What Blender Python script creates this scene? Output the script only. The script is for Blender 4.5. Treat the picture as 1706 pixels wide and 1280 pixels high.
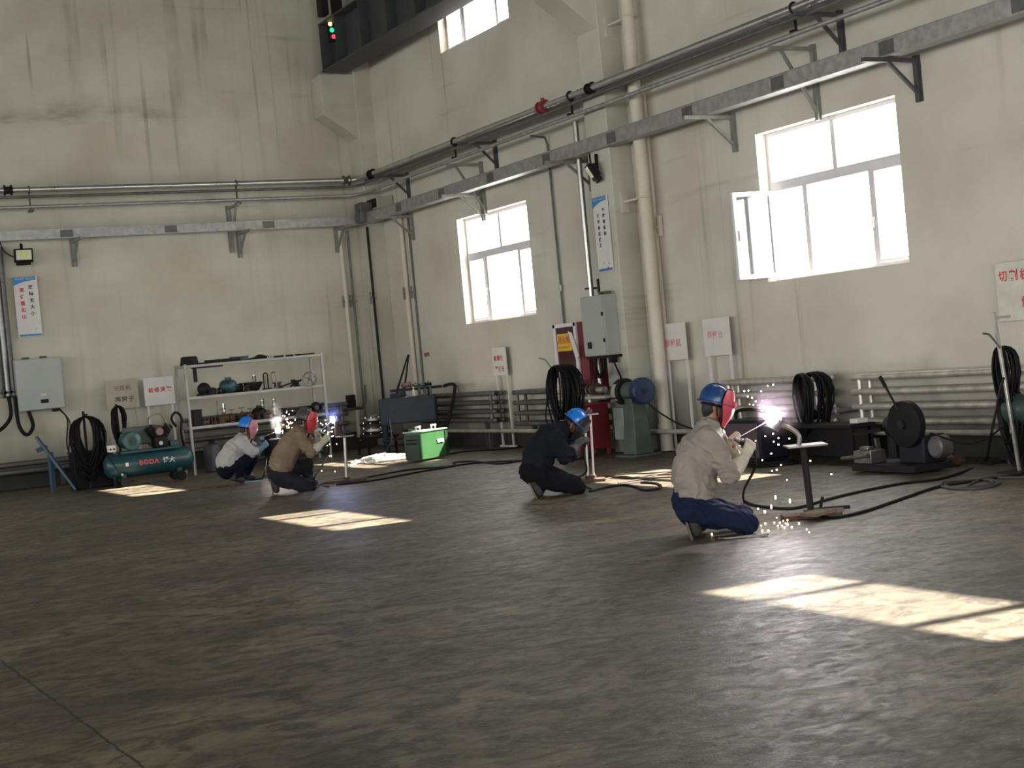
import bpy, bmesh, math, random
from math import pi, sin, cos, sqrt, radians
from mathutils import Vector as V, Matrix, noise
random.seed(7)
for _o in list(bpy.data.objects): bpy.data.objects.remove(_o)
SC = bpy.context.scene; COL = SC.collection

# ------------------------------------------------------------------ camera
EYE = V((0, 0, 1.65)); FOC = 2464.0
_y, _p, _r = radians(27.99), radians(-1.15), radians(-5.37)
_f = V((sin(_y)*cos(_p), cos(_y)*cos(_p), sin(_p))); _rt = V((cos(_y), -sin(_y), 0)); _up = _rt.cross(_f)
RT = _rt*cos(_r) + _up*sin(_r); UP = -_rt*sin(_r) + _up*cos(_r); FW = _f
cam = bpy.data.cameras.new('camera'); camo = bpy.data.objects.new('camera', cam); COL.objects.link(camo)
cam.sensor_width = 36; cam.lens = 36*FOC/1706; cam.clip_end = 200; cam.clip_start = .05
camo.matrix_world = Matrix.Translation(EYE) @ Matrix((RT, UP, -FW)).transposed().to_4x4()
SC.camera = camo
SC.view_settings.view_transform = 'Standard'; SC.view_settings.look = 'None'
SC.view_settings.gamma = 1; SC.view_settings.use_curve_mapping = False
SC.view_settings.exposure = 0.0
SC.cycles.use_denoising = True
SC.cycles.max_bounces = 8; SC.cycles.diffuse_bounces = 5; SC.cycles.glossy_bounces = 3
SC.cycles.transparent_max_bounces = 12; SC.cycles.volume_bounces = 1; SC.cycles.sample_clamp_indirect = 6
SC.cycles.caustics_reflective = False; SC.cycles.caustics_refractive = False

# ------------------------------------------------------------------ sky and sun
W = bpy.data.worlds.new('sky'); SC.world = W; W.use_nodes = True
bg = W.node_tree.nodes['Background']; bg.inputs[0].default_value = (.95, .96, .93, 1); bg.inputs[1].default_value = 12.5
sun = bpy.data.lights.new('sun', 'SUN'); suno = bpy.data.objects.new('sun', sun); COL.objects.link(suno)
sun.energy = 46.0; sun.angle = radians(.55); sun.color = (1, .93, .82)
suno.rotation_euler = V((-1, .1, -1.2)).to_track_quat('-Z', 'Y').to_euler()

# ------------------------------------------------------------------ projecting photo pixels onto known planes of the place
def ray(x, y): return (RT*((x-853)/FOC) - UP*((y-640)/FOC) + FW)
def PX(x, y, X): d = ray(x, y); return EYE + d*(X/d.x)
def PY(x, y, Y): d = ray(x, y); return EYE + d*(Y/d.y)
def PZ(x, y, z=0.0): d = ray(x, y); return EYE + d*((z-EYE.z)/d.z)
def PP(x, y, O, n, off=0.0):
    d = ray(x, y); return EYE + d*(((O-EYE).dot(n)+off)/d.dot(n))
XR, YB, XL, YF, ZC = 12.4, 28.9, -12.0, -9.0, 12.2     # walls and ceiling of the hall

# ------------------------------------------------------------------ materials
def lin(c): return tuple(((v/255)/12.92 if v/255 <= .04045 else ((v/255+.055)/1.055)**2.4) for v in c)
MATS = {}
def mat(name, c, rough=.6, metal=0.0, var=.15, scale=6.0, bump=0.0, bscale=40.0, spec=.5, rvar=0.0, stretch=(1, 1, 1), c2=None, emit=None):
    if name in MATS: return MATS[name]
    m = bpy.data.materials.new(name); m.use_nodes = True; nt = m.node_tree; N = nt.nodes; L = nt.links
    b = N['Principled BSDF']; c = lin(c)
    tc = N.new('ShaderNodeTexCoord'); mp = N.new('ShaderNodeMapping'); mp.inputs['Scale'].default_value = stretch
    L.new(tc.outputs['Object'], mp.inputs['Vector'])
    nz = N.new('ShaderNodeTexNoise'); nz.inputs['Scale'].default_value = scale; nz.inputs['Detail'].default_value = 5
    L.new(mp.outputs[0], nz.inputs['Vector'])
    rp = N.new('ShaderNodeValToRGB'); rp.color_ramp.elements[0].position = .3; rp.color_ramp.elements[1].position = .7
    a = lin(c2) if c2 else tuple(v*(1-var) for v in c)
    rp.color_ramp.elements[0].color = (*a, 1); rp.color_ramp.elements[1].color = (*(min(1, v*(1+var*.5)) for v in c), 1)
    L.new(nz.outputs['Fac'], rp.inputs[0]); L.new(rp.outputs[0], b.inputs['Base Color'])
    b.inputs['Roughness'].default_value = rough; b.inputs['Metallic'].default_value = metal
    b.inputs['Specular IOR Level'].default_value = spec
    if rvar:
        mr = N.new('ShaderNodeMapRange'); mr.inputs['To Min'].default_value = rough-rvar; mr.inputs['To Max'].default_value = rough+rvar
        L.new(nz.outputs['Fac'], mr.inputs['Value']); L.new(mr.outputs[0], b.inputs['Roughness'])
    if bump:
        n2 = N.new('ShaderNodeTexNoise'); n2.inputs['Scale'].default_value = bscale; n2.inputs['Detail'].default_value = 4
        L.new(mp.outputs[0], n2.inputs['Vector'])
        bp = N.new('ShaderNodeBump'); bp.inputs['Strength'].default_value = bump; bp.inputs['Distance'].default_value = .02
        L.new(n2.outputs['Fac'], bp.inputs['Height']); L.new(bp.outputs[0], b.inputs['Normal'])
    if emit:
        b.inputs['Emission Color'].default_value = (*lin(emit[0]), 1); b.inputs['Emission Strength'].default_value = emit[1]
    MATS[name] = m; return m

def plaster(name, base, dark, streak, runs=False):
    m = bpy.data.materials.new(name); m.use_nodes = True; nt = m.node_tree; N = nt.nodes; L = nt.links; b = N['Principled BSDF']
    tc = N.new('ShaderNodeTexCoord')
    def ns(sc, st, det=5, rough=.55):
        mp = N.new('ShaderNodeMapping'); mp.inputs['Scale'].default_value = st; L.new(tc.outputs['Object'], mp.inputs[0])
        n = N.new('ShaderNodeTexNoise'); n.inputs['Scale'].default_value = sc; n.inputs['Detail'].default_value = det; n.inputs['Roughness'].default_value = rough
        L.new(mp.outputs[0], n.inputs[0]); return n.outputs['Fac']
    def rng(f, a, c, lo=0.0, hi=1.0):
        r = N.new('ShaderNodeMapRange'); r.inputs['From Min'].default_value = a; r.inputs['From Max'].default_value = c
        r.inputs['To Min'].default_value = lo; r.inputs['To Max'].default_value = hi; r.clamp = True; L.new(f, r.inputs[0]); return r.outputs[0]
    def mul(a, c):
        x = N.new('ShaderNodeMath'); x.operation = 'MULTIPLY'; L.new(a, x.inputs[0])
        if isinstance(c, float): x.inputs[1].default_value = c
        else: L.new(c, x.inputs[1])
        return x.outputs[0]
    def mix(f, a, c):
        x = N.new('ShaderNodeMix'); x.data_type = 'RGBA'; L.new(f, x.inputs[0])
        for s, i in ((a, 6), (c, 7)):
            if isinstance(s, tuple): x.inputs[i].default_value = (*s, 1)
            else: L.new(s, x.inputs[i])
        return x.outputs[2]
    col = mix(rng(ns(.55, (1, 1, 1.3)), .38, .66), lin(base), lin(dark))
    col = mix(mul(rng(ns(2.4, (1, 1, .035), 3, .7), .6, .72), rng(ns(.35, (1, 1, .6)), .42, .6, 0, .55)), col, lin(streak))
    sp = N.new('ShaderNodeSeparateXYZ'); L.new(tc.outputs['Object'], sp.inputs[0])
    zz = N.new('ShaderNodeMath'); zz.operation = 'ADD'; L.new(sp.outputs[2], zz.inputs[0]); L.new(mul(ns(1.3, (1, 1, .4)), .9), zz.inputs[1])
    col = mix(mul(rng(zz.outputs[0], 1.6, .8), .75), col, lin((84, 80, 72)))        # grime at the foot of the wall
    if runs:      # thin water runs and a stained band high on the wall
        hi = rng(sp.outputs[2], 5.2, 8.5, .15, 1.0)
        col = mix(mul(mul(rng(ns(3.2, (1, 1, .03), 2, .5), .585, .63), rng(ns(1.1, (1, 1, .35)), .46, .66)), mul(hi, .42)), col, lin(streak))
        col = mix(mul(mul(rng(ns(7.5, (1, 1, .02), 2, .5), .6, .66), rng(ns(.8, (1, 1, .3)), .45, .62)), mul(hi, .55)), col, lin(streak))
        zb = N.new('ShaderNodeMath'); zb.operation = 'ADD'; L.new(sp.outputs[2], zb.inputs[0]); L.new(mul(ns(2.2, (1, 1, 5), 5, .7), .5), zb.inputs[1])
        bd = mul(rng(zb.outputs[0], 7.05, 7.25), rng(zb.outputs[0], 7.7, 7.3)); col = mix(mul(mul(bd, mul(rng(ns(1.2, (.8, 1, 1.5)), .38, .6), rng(sp.outputs[0], 9.2, 7.6))), .5), col, lin(streak))
    bands = mul(rng(ns(.7, (.35, .35, 6), 4), .58, .74), rng(ns(.4, (1, 1, 1)), .5, .64, 0, .5))
    col = mix(bands, col, lin(streak))
    sc = mul(rng(ns(26, (1, 1, 1), 6, .7), .70, .76), rng(ns(1.2, (1, 1, 1)), .5, .65))
    col = mix(sc, col, lin((100, 92, 80)))
    L.new(col, b.inputs['Base Color']); b.inputs['Roughness'].default_value = .92; b.inputs['Specular IOR Level'].default_value = .2
    bp = N.new('ShaderNodeBump'); bp.inputs['Strength'].default_value = .25; bp.inputs['Distance'].default_value = .03
    L.new(ns(7, (1, 1, 1), 6), bp.inputs['Height']); L.new(bp.outputs[0], b.inputs['Normal'])
    MATS[name] = m; return m

def floor_mat():
    m = bpy.data.materials.new('concrete_floor'); m.use_nodes = True; nt = m.node_tree; N = nt.nodes; L = nt.links; b = N['Principled BSDF']
    tc = N.new('ShaderNodeTexCoord')
    def ns(sc, st=(1, 1, 1), det=6, rough=.6, dist=0.0):
        mp = N.new('ShaderNodeMapping'); mp.inputs['Scale'].default_value = st; L.new(tc.outputs['Object'], mp.inputs[0])
        n = N.new('ShaderNodeTexNoise'); n.inputs['Scale'].default_value = sc; n.inputs['Detail'].default_value = det
        n.inputs['Roughness'].default_value = rough; n.inputs['Distortion'].default_value = dist; L.new(mp.outputs[0], n.inputs[0]); return n.outputs['Fac']
    def rng(f, a, c, lo=0.0, hi=1.0):
        r = N.new('ShaderNodeMapRange'); r.inputs['From Min'].default_value = a; r.inputs['From Max'].default_value = c
        r.inputs['To Min'].default_value = lo; r.inputs['To Max'].default_value = hi; r.clamp = True; L.new(f, r.inputs[0]); return r.outputs[0]
    def mth(op, a, c):
        x = N.new('ShaderNodeMath'); x.operation = op
        for s, i in ((a, 0), (c, 1)):
            if isinstance(s, (int, float)): x.inputs[i].default_value = s
            else: L.new(s, x.inputs[i])
        return x.outputs[0]
    def mix(f, a, c):
        x = N.new('ShaderNodeMix'); x.data_type = 'RGBA'; L.new(f, x.inputs[0])
        for s, i in ((a, 6), (c, 7)):
            if isinstance(s, tuple): x.inputs[i].default_value = (*s, 1)
            else: L.new(s, x.inputs[i])
        return x.outputs[2]
    col = mix(rng(ns(.45, (1, 1.6, 1), 6, .6, .6), .36, .64), lin((114, 104, 86)), lin((72, 64, 52)))
    col = mix(mth('MULTIPLY', rng(ns(3.5, (1, 1.3, 1), 8, .72, 1.2), .44, .58), .85), col, lin((52, 46, 38)))
    col = mix(rng(ns(18, (1, 1.4, 1), 6, .7, .8), .58, .72, 0, .6), col, lin((134, 128, 114)))
    col = mix(rng(ns(11, (1, 2.2, 1), 4, .6, 1.5), .68, .735, 0, .85), col, lin((40, 36, 32)))
    col = mix(rng(ns(.9, (1, 1, 1), 5, .6, .4), .63, .72, 0, .45), col, lin((66, 48, 36)))
    # expansion joint that wanders across the slab
    sp = N.new('ShaderNodeSeparateXYZ'); L.new(tc.outputs['Object'], sp.inputs[0])
    a, c = PZ(0, 1100), PZ(240, 1280); t = (c-a).normalized(); nx, ny = -t.y, t.x
    d = mth('ADD', mth('ADD', mth('MULTIPLY', sp.outputs[0], nx), mth('MULTIPLY', sp.outputs[1], ny)), -(a.x*nx+a.y*ny))
    d = mth('ADD', d, mth('MULTIPLY', mth('SUBTRACT', ns(5, (1, 1, 1), 5, .7), .5), .06))
    line = rng(mth('ABSOLUTE', d, 0), .004, .012, 1, 0)
    col = mix(line, col, lin((30, 27, 24)))
    L.new(col, b.inputs['Base Color'])
    rgh = rng(ns(6, (1, 1.5, 1), 7, .7, 1.0), .32, .68, .4, .66); L.new(rgh, b.inputs['Roughness'])
    b.inputs['Specular IOR Level'].default_value = .3
    bp = N.new('ShaderNodeBump'); bp.inputs['Strength'].default_value = .5; bp.inputs['Distance'].default_value = .014
    h = mth('SUBTRACT', mth('ADD', ns(9, (1, 1.4, 1), 8, .7, .6), mth('MULTIPLY', ns(70, (1, 1, 1), 3), .25)), mth('MULTIPLY', line, 1.0))
    L.new(h, bp.inputs['Height']); L.new(bp.outputs[0], b.inputs['Normal'])
    MATS['concrete_floor'] = m; return m

def glass_mat(name, tint=(1, 1, 1), gl=.07):
    m = bpy.data.materials.new(name); m.use_nodes = True; nt = m.node_tree; N = nt.nodes; L = nt.links
    N.remove(N['Principled BSDF']); o = N['Material Output']
    t = N.new('ShaderNodeBsdfTransparent'); t.inputs[0].default_value = (*tint, 1)
    g = N.new('ShaderNodeBsdfGlossy'); g.inputs['Roughness'].default_value = .03
    x = N.new('ShaderNodeMixShader'); x.inputs[0].default_value = gl
    L.new(t.outputs[0], x.inputs[1]); L.new(g.outputs[0], x.inputs[2]); L.new(x.outputs[0], o.inputs['Surface']); MATS[name] = m; return m

def smoke_glow_mat(name, c, dens, aniso=.2, scale=3.0):
    m = bpy.data.materials.new(name); m.use_nodes = True; nt = m.node_tree; N = nt.nodes; L = nt.links
    N.remove(N['Principled BSDF']); o = N['Material Output']
    v = N.new('ShaderNodeVolumePrincipled'); v.inputs['Color'].default_value = (*c, 1); v.inputs['Anisotropy'].default_value = aniso
    tc = N.new('ShaderNodeTexCoord')
    ln = N.new('ShaderNodeVectorMath'); ln.operation = 'LENGTH'
    mp = N.new('ShaderNodeMapping'); mp.inputs['Location'].default_value = (-1, -1, -1); mp.inputs['Scale'].default_value = (2, 2, 2)
    L.new(tc.outputs['Generated'], mp.inputs[0]); L.new(mp.outputs[0], ln.inputs[0])
    fo = N.new('ShaderNodeMapRange'); fo.inputs['From Min'].default_value = .15; fo.inputs['From Max'].default_value = 1.0
    fo.inputs['To Min'].default_value = 1; fo.inputs['To Max'].default_value = 0; fo.clamp = True; L.new(ln.outputs['Value'], fo.inputs[0])
    nz = N.new('ShaderNodeTexNoise'); nz.inputs['Scale'].default_value = scale; nz.inputs['Detail'].default_value = 3; nz.inputs['Distortion'].default_value = .8
    L.new(tc.outputs['Object'], nz.inputs[0])
    nr = N.new('ShaderNodeMapRange'); nr.inputs['From Min'].default_value = .42; nr.inputs['From Max'].default_value = .7; nr.clamp = True
    L.new(nz.outputs['Fac'], nr.inputs[0])
    a = N.new('ShaderNodeMath'); a.operation = 'MULTIPLY'; L.new(fo.outputs[0], a.inputs[0]); L.new(fo.outputs[0], a.inputs[1])
    q = N.new('ShaderNodeMath'); q.operation = 'MULTIPLY'; L.new(a.outputs[0], q.inputs[0]); L.new(nr.outputs[0], q.inputs[1])
    k = N.new('ShaderNodeMath'); k.operation = 'MULTIPLY'; L.new(q.outputs[0], k.inputs[0]); k.inputs[1].default_value = dens
    L.new(k.outputs[0], v.inputs['Density']); L.new(v.outputs[0], o.inputs['Volume']); MATS[name] = m; return m

M_floor = floor_mat()
M_wall = plaster('wall_plaster', (200, 196, 184), (186, 180, 167), (118, 109, 94))
M_wallb = plaster('back_wall_plaster', (196, 192, 177), (178, 172, 156), (84, 74, 58), True)
M_col = plaster('column_plaster', (190, 187, 175), (170, 165, 152), (112, 104, 92))
M_ceil = mat('ceiling_sheet', (104, 104, 102), .8)
M_glass = glass_mat('window_glass'); M_glassb = glass_mat('sash_glass', (.72, .8, .8), .3)
M_upvc = mat('white_window_plastic', (216, 212, 216), .35, var=.04)
M_galv = mat('galvanised_steel', (158, 158, 156), .42, .55, var=.28, scale=9, rvar=.12)
M_galvd = mat('dull_galvanised_steel', (98, 98, 96), .5, .5, var=.3, scale=8)
M_alu = mat('bright_metal_pipe', (186, 184, 180), .3, .85, var=.15, scale=5, rvar=.08)
M_radi = mat('silver_painted_radiator', (198, 192, 182), .34, .55, var=.3, scale=7, rvar=.1)
M_pvc = mat('cream_drain_pipe', (196, 188, 172), .5, var=.1, scale=3)
M_girder = mat('dark_grey_girder_paint', (58, 60, 62), .6, var=.25, scale=4)
M_brk = mat('grey_bracket_paint', (132, 130, 122), .6, .2, var=.2)
M_brkd = mat('dark_bracket_paint', (72, 72, 74), .6, .2, var=.2)
M_black = mat('black_rubber', (12, 12, 14), .65, var=.3, scale=20, spec=.22)
M_dark = mat('dark_iron', (28, 26, 27), .6, .15, var=.35, scale=14, rvar=.1, spec=.25)
M_rust = mat('rusty_iron', (92, 68, 58), .75, .3, var=.45, scale=18, bump=.3)
M_steel = mat('worn_steel', (120, 116, 112), .38, .8, var=.3, scale=12, rvar=.12)
M_cab = mat('grey_cabinet_enamel', (158, 162, 156), .42, var=.06, scale=2)
M_red = mat('red_enamel', (138, 34, 44), .42, var=.18, scale=4)
M_redd = mat('dark_red_enamel', (108, 22, 34), .45, var=.2, scale=4)
M_white = mat('white_sign_paint', (208, 204, 198), .55, var=.06, scale=3)
M_greyb = mat('grey_sign_paint', (164, 158, 142), .6, var=.12, scale=3)
M_redink = mat('red_lettering', (196, 58, 74), .6, var=.12)
M_pinkink = mat('faded_red_lettering', (214, 158, 158), .6, var=.12)
M_blackink = mat('black_lettering', (40, 40, 46), .6)
M_blue = mat('poster_blue', (38, 122, 186), .45, var=.08)
M_teal = mat('poster_teal', (30, 128, 132), .45, var=.08)
M_yellow = mat('yellow_sticker', (214, 176, 48), .5, var=.08)
M_compr = mat('teal_green_machine_paint', (20, 62, 68), .4, var=.22, scale=5)
M_green = mat('green_welder_paint', (56, 100, 58), .45, var=.15, scale=5)
M_greend = mat('dark_green_welder_paint', (30, 56, 40), .5, var=.2)
M_mach = mat('grey_green_machine_paint', (72, 82, 75), .5, var=.25, scale=6)
M_bluep = mat('blue_bench_paint', (30, 39, 49), .6, var=.3, scale=5, spec=.3)
M_bluebar = mat('blue_bar_paint', (26, 58, 82), .45, var=.2)
M_bldark = mat('dark_blue_machine_paint', (18, 20, 29), .6, var=.25, spec=.25)
M_wood = mat('weathered_board', (108, 96, 80), .8, var=.3, scale=4, stretch=(8, 1, 1))
M_plastic = mat('grey_plastic', (62, 62, 68), .5, var=.1)
M_rope = mat('white_rope', (222, 220, 214), .7, var=.15)

# ------------------------------------------------------------------ mesh building
class G:
    def __init__(s): s.v = []; s.f = []
    def add(s, vs, fs):
        n = len(s.v); s.v += [V(p) for p in vs]; s.f += [tuple(i+n for i in f) for f in fs]; return s
    def box(s, c, d, rz=0.0, m=None):
        c = V(c); R = m if m else Matrix.Rotation(rz, 3, 'Z'); h = V(d)/2
        vs = [c + R @ V((a*h.x, b*h.y, e*h.z)) for a in (-1, 1) for b in (-1, 1) for e in (-1, 1)]
        return s.add(vs, [(0, 1, 3, 2), (4, 6, 7, 5), (0, 4, 5, 1), (2, 3, 7, 6), (0, 2, 6, 4), (1, 5, 7, 3)])
    def bb(s, a, b):   # box by two corners
        a, b = V(a), V(b); return s.box((a+b)/2, (abs(a.x-b.x), abs(a.y-b.y), abs(a.z-b.z)))
    def bar(s, a, b, w, h=None, up=(0, 0, 1)):
        a, b = V(a), V(b); h = h or w; x = (b-a); l = x.length; x = x.normalized(); u = V(up)
        if abs(x.dot(u)) > .98: u = V((0, 1, 0))
        y = u.cross(x).normalized(); z = x.cross(y)
        return s.box((a+b)/2, (l, w, h), m=Matrix((x, y, z)).transposed())
    def tube(s, pts, r, n=8, closed=False, caps=True, r1=None):
        pts = [V(p) for p in pts]; k = len(pts); rings = []; u = None
        for i, p in enumerate(pts):
            a = pts[(i-1) % k] if (i or closed) else p; b = pts[(i+1) % k] if (i < k-1 or closed) else p
            t = (b-a); t = t.normalized() if t.length > 1e-9 else V((0, 0, 1))
            if u is None: u = t.cross(V((0, 0, 1))) if abs(t.z) < .9 else t.cross(V((1, 0, 0)))
            u = (u - t*u.dot(t)); u = u.normalized() if u.length > 1e-6 else t.orthogonal().normalized(); w = t.cross(u)
            rr = r if r1 is None else r+(r1-r)*i/(k-1)
            if isinstance(r, (list, tuple)): rr = r[i]
            rings.append([p + (u*cos(2*pi*j/n) + w*sin(2*pi*j/n))*rr for j in range(n)])
        vs = [q for R in rings for q in R]; fs = []
        for i in range(k if closed else k-1):
            for j in range(n):
                a, b = i*n+j, i*n+(j+1) % n; c, d = ((i+1) % k)*n+(j+1) % n, ((i+1) % k)*n+j; fs.append((a, b, c, d))
        if caps and not closed: fs += [tuple(reversed(range(n))), tuple(range((k-1)*n, k*n))]
        return s.add(vs, fs)
    def cyl(s, a, b, r, r1=None, n=20): return s.tube([a, b], r, n, r1=r if r1 is None else r1)
    def lathe(s, prof, o, ax=(0, 0, 1), n=24):   # prof: (radius, height) pairs
        o = V(o); ax = V(ax).normalized(); u = ax.orthogonal().normalized(); w = ax.cross(u); vs = []; fs = []
        for r, h in prof: vs += [o + ax*h + (u*cos(2*pi*j/n)+w*sin(2*pi*j/n))*max(r, 1e-4) for j in range(n)]
        for i in range(len(prof)-1):
            for j in range(n): fs.append((i*n+j, i*n+(j+1) % n, (i+1)*n+(j+1) % n, (i+1)*n+j))
        fs += [tuple(reversed(range(n))), tuple(range((len(prof)-1)*n, len(prof)*n))]
        return s.add(vs, fs)
    def ball(s, c, r, n=14, m=None):
        c = V(c); r = V((r, r, r)) if isinstance(r, (int, float)) else V(r); m = m or Matrix.Identity(3); vs = []; fs = []; h = n//2
        for i in range(1, h):
            for j in range(n): vs.append(c + m @ V((r.x*sin(pi*i/h)*cos(2*pi*j/n), r.y*sin(pi*i/h)*sin(2*pi*j/n), r.z*cos(pi*i/h))))
        t = len(vs); vs += [c + m @ V((0, 0, r.z)), c + m @ V((0, 0, -r.z))]
        for i in range(h-2):
            for j in range(n): fs.append((i*n+j, (i+1)*n+j, (i+1)*n+(j+1) % n, i*n+(j+1) % n))
        for j in range(n): fs.append((t, j, (j+1) % n)); fs.append((t+1, (h-2)*n+(j+1) % n, (h-2)*n+j))
        return s.add(vs, fs)
    def cap(s, a, b, ra, rb, n=14):    # tapered capsule
        a, b = V(a), V(b); s.tube([a, a.lerp(b, .33), a.lerp(b, .66), b], [ra, ra+(rb-ra)*.33, ra+(rb-ra)*.66, rb], n); s.ball(a, ra, n); return s.ball(b, rb, n)
    def ring(s, c, ax, R, r, n=28, k=8, a0=0, a1=2*pi):
        c = V(c); ax = V(ax).normalized(); u = ax.orthogonal().normalized(); w = ax.cross(u); full = abs(a1-a0-2*pi) < 1e-6
        m = n if full else n+1
        return s.tube([c+(u*cos(a0+(a1-a0)*i/n)+w*sin(a0+(a1-a0)*i/n))*R for i in range(m)], r, k, closed=full)
    def prism(s, poly, d):     # planar polygon swept by vector d
        n = len(poly); poly = [V(p) for p in poly]; d = V(d)
        return s.add(poly+[p+d for p in poly], [tuple(reversed(range(n))), tuple(range(n, 2*n))]+[(i, (i+1) % n, n+(i+1) % n, n+i) for i in range(n)])

ROOT = {}
def thing(name, label, cat, loc, rz=0.0, group=None):
    o = bpy.data.objects.new(name, None); COL.objects.link(o); o.location = loc; o.rotation_euler = (0, 0, rz)
    o.empty_display_size = .1; o['label'] = label; o['category'] = cat
    if group: o['group'] = group
    ROOT[o] = (Matrix.Translation(V(loc)) @ Matrix.Rotation(rz, 4, 'Z')).inverted(); return o
def part(name, g, m, parent=None, bev=0.0, ang=38, world=True, label=None):
    me = bpy.data.meshes.new(name)
    inv = ROOT[parent] if (parent is not None and world) else None
    me.from_pydata([inv @ p for p in g.v] if inv else g.v, [], g.f); me.materials.append(m)
    me.polygons.foreach_set('use_smooth', [True]*len(me.polygons)); me.update()
    bm = bmesh.new(); bm.from_mesh(me); bmesh.ops.recalc_face_normals(bm, faces=bm.faces); bm.to_mesh(me); bm.free()
    me.set_sharp_from_angle(angle=radians(ang))
    o = bpy.data.objects.new(name, me); COL.objects.link(o)
    if parent is not None: o.parent = parent; ROOT[o] = ROOT[parent]
    else: ROOT[o] = Matrix.Identity(4)
    if bev:
        b = o.modifiers.new('edge', 'BEVEL'); b.width = bev; b.segments = 2; b.limit_method = 'ANGLE'; b.angle_limit = radians(40)
    if label: o['label'] = label
    return o
def single(name, g, m, label, cat, group=None, bev=0.0, ang=38, stuff=False):   # a thing of one mesh, origin at its base
    lo = V((sum(p.x for p in g.v)/len(g.v), sum(p.y for p in g.v)/len(g.v), min(p.z for p in g.v)))
    g.v = [p-lo for p in g.v]; o = part(name, g, m, None, bev, ang); o.location = lo; o['label'] = label; o['category'] = cat
    ROOT[o] = Matrix.Translation(-lo)
    if group: o['group'] = group
    if stuff: o['kind'] = 'stuff'
    return o
def struct(name, g, m, parent=None, **k):
    o = part(name, g, m, parent, **k)
    if parent is None: o['kind'] = 'structure'
    return o
def dup(o, loc, rz=None, label=None, par=None, group=None):
    c = o.copy(); COL.objects.link(c)
    if par is None:
        c.location = loc
        if rz is not None: c.rotation_euler = (0, 0, rz)
        if label: c['label'] = label
        if group: c['group'] = group
        ROOT[c] = (Matrix.Translation(V(loc)) @ Matrix.Rotation(c.rotation_euler.z, 4, 'Z')).inverted()
    else: c.parent = par
    for ch in o.children: dup(ch, None, par=c)
    return c
def text(name, s, m, parent, org, xd, size, ud=(0, 0, 1), line=1.0, off=.003, sx=1.0, bold=0.0, lab=None, sp=1.0):
    cu = bpy.data.curves.new(name, 'FONT'); cu.body = s; cu.size = size; cu.space_line = line; cu.space_character = sp; cu.extrude = 0; cu.resolution_u = 3; cu.offset = bold
    t = bpy.data.objects.new(name, cu); me = bpy.data.meshes.new_from_object(t)
    bpy.data.objects.remove(t); bpy.data.curves.remove(cu)
    xd = V(xd).normalized(); ud = V(ud).normalized(); nd = xd.cross(ud); org = V(org)
    if parent is not None and parent not in ROOT: ROOT[parent] = Matrix.Identity(4)
    inv = ROOT[parent] if parent is not None else Matrix.Identity(4)
    for v in me.vertices: v.co = inv @ (org + xd*v.co.x*sx + ud*v.co.y + nd*off)
    me.materials.clear(); me.materials.append(m); o = bpy.data.objects.new(name, me); COL.objects.link(o)
    if parent is not None: o.parent = parent
    ROOT[o] = inv
    if lab: o['label'] = lab
    return o
def smooth_path(pts, n=8):
    pts = [V(p) for p in pts]; P = [pts[0]*2-pts[1]]+pts+[pts[-1]*2-pts[-2]]; out = []
    for i in range(1, len(P)-2):
        a, b, c, d = P[i-1:i+3]
        for j in range(n):
            t = j/n; out.append(.5*((2*b)+(c-a)*t+(2*a-5*b+4*c-d)*t*t+(3*b-a-3*c+d)*t**3))
    return out+[pts[-1]]

# ------------------------------------------------------------------ the hall
def wall_mesh(plane, at, thick, sgn, u0, u1, z0, z1, holes):
    """wall in plane x=at or y=at, thick outwards (sgn), rectangular holes (ua, ub, za, zb)"""
    us = sorted({u0, u1, *[h[0] for h in holes], *[h[1] for h in holes]}); zs = sorted({z0, z1, *[h[2] for h in holes], *[h[3] for h in holes]})
    P = (lambda u, z, d: V((at+sgn*d, u, z))) if plane == 'x' else (lambda u, z, d: V((u, at+sgn*d, z)))
    g = G(); inh = lambda u, z: any(h[0] < u < h[1] and h[2] < z < h[3] for h in holes)
    for i in range(len(us)-1):
        for j in range(len(zs)-1):
            a, b, c, d = us[i], us[i+1], zs[j], zs[j+1]
            if inh((a+b)/2, (c+d)/2): continue
            for e in (0, thick): g.add([P(a, c, e), P(b, c, e), P(b, d, e), P(a, d, e)], [(0, 1, 2, 3)])
    for a, b, c, d in holes:
        for q in ([(a, c), (b, c)], [(b, c), (b, d)], [(b, d), (a, d)], [(a, d), (a, c)]):
            g.add([P(*q[0], 0), P(*q[1], 0), P(*q[1], thick), P(*q[0], thick)], [(0, 1, 2, 3)])
    for q in ([(u0, z0), (u1, z0)], [(u1, z0), (u1, z1)], [(u1, z1), (u0, z1)], [(u0, z1), (u0, z0)]):
        g.add([P(*q[0], 0), P(*q[1], 0), P(*q[1], thick), P(*q[0], thick)], [(0, 1, 2, 3)])
    bm = bmesh.new(); vs = [bm.verts.new(p) for p in g.v]; [bm.faces.new([vs[i] for i in f]) for f in g.f]
    bmesh.ops.remove_doubles(bm, verts=bm.verts, dist=1e-4); bmesh.ops.recalc_face_normals(bm, faces=bm.faces)
    h = G(); bm.verts.index_update(); h.v = [v.co.copy() for v in bm.verts]; h.f = [tuple(v.index for v in f.verts) for f in bm.faces]; bm.free(); return h
LOWW = (2.29, 4.26); UPW = (7.38, 9.15)
RC = [(13.13, 15.8), (22.2, 24.93), (4.4, 7.1)]; RU = [(13.6, 16.3), (22.2, 24.93), (4.6, 7.3)]
LC = [(-6, -1), (1, 6), (8, 13), (15, 20), (22, 27)]
BW = [(-10, -5.5), (-3, 1.5)]; FWN = [(-11, -5), (-3.5, 2.5), (4, 10.5)]
holesR = [(a, b, *LOWW) for a, b in RC]+[(a, b, *UPW) for a, b in RU]
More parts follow.
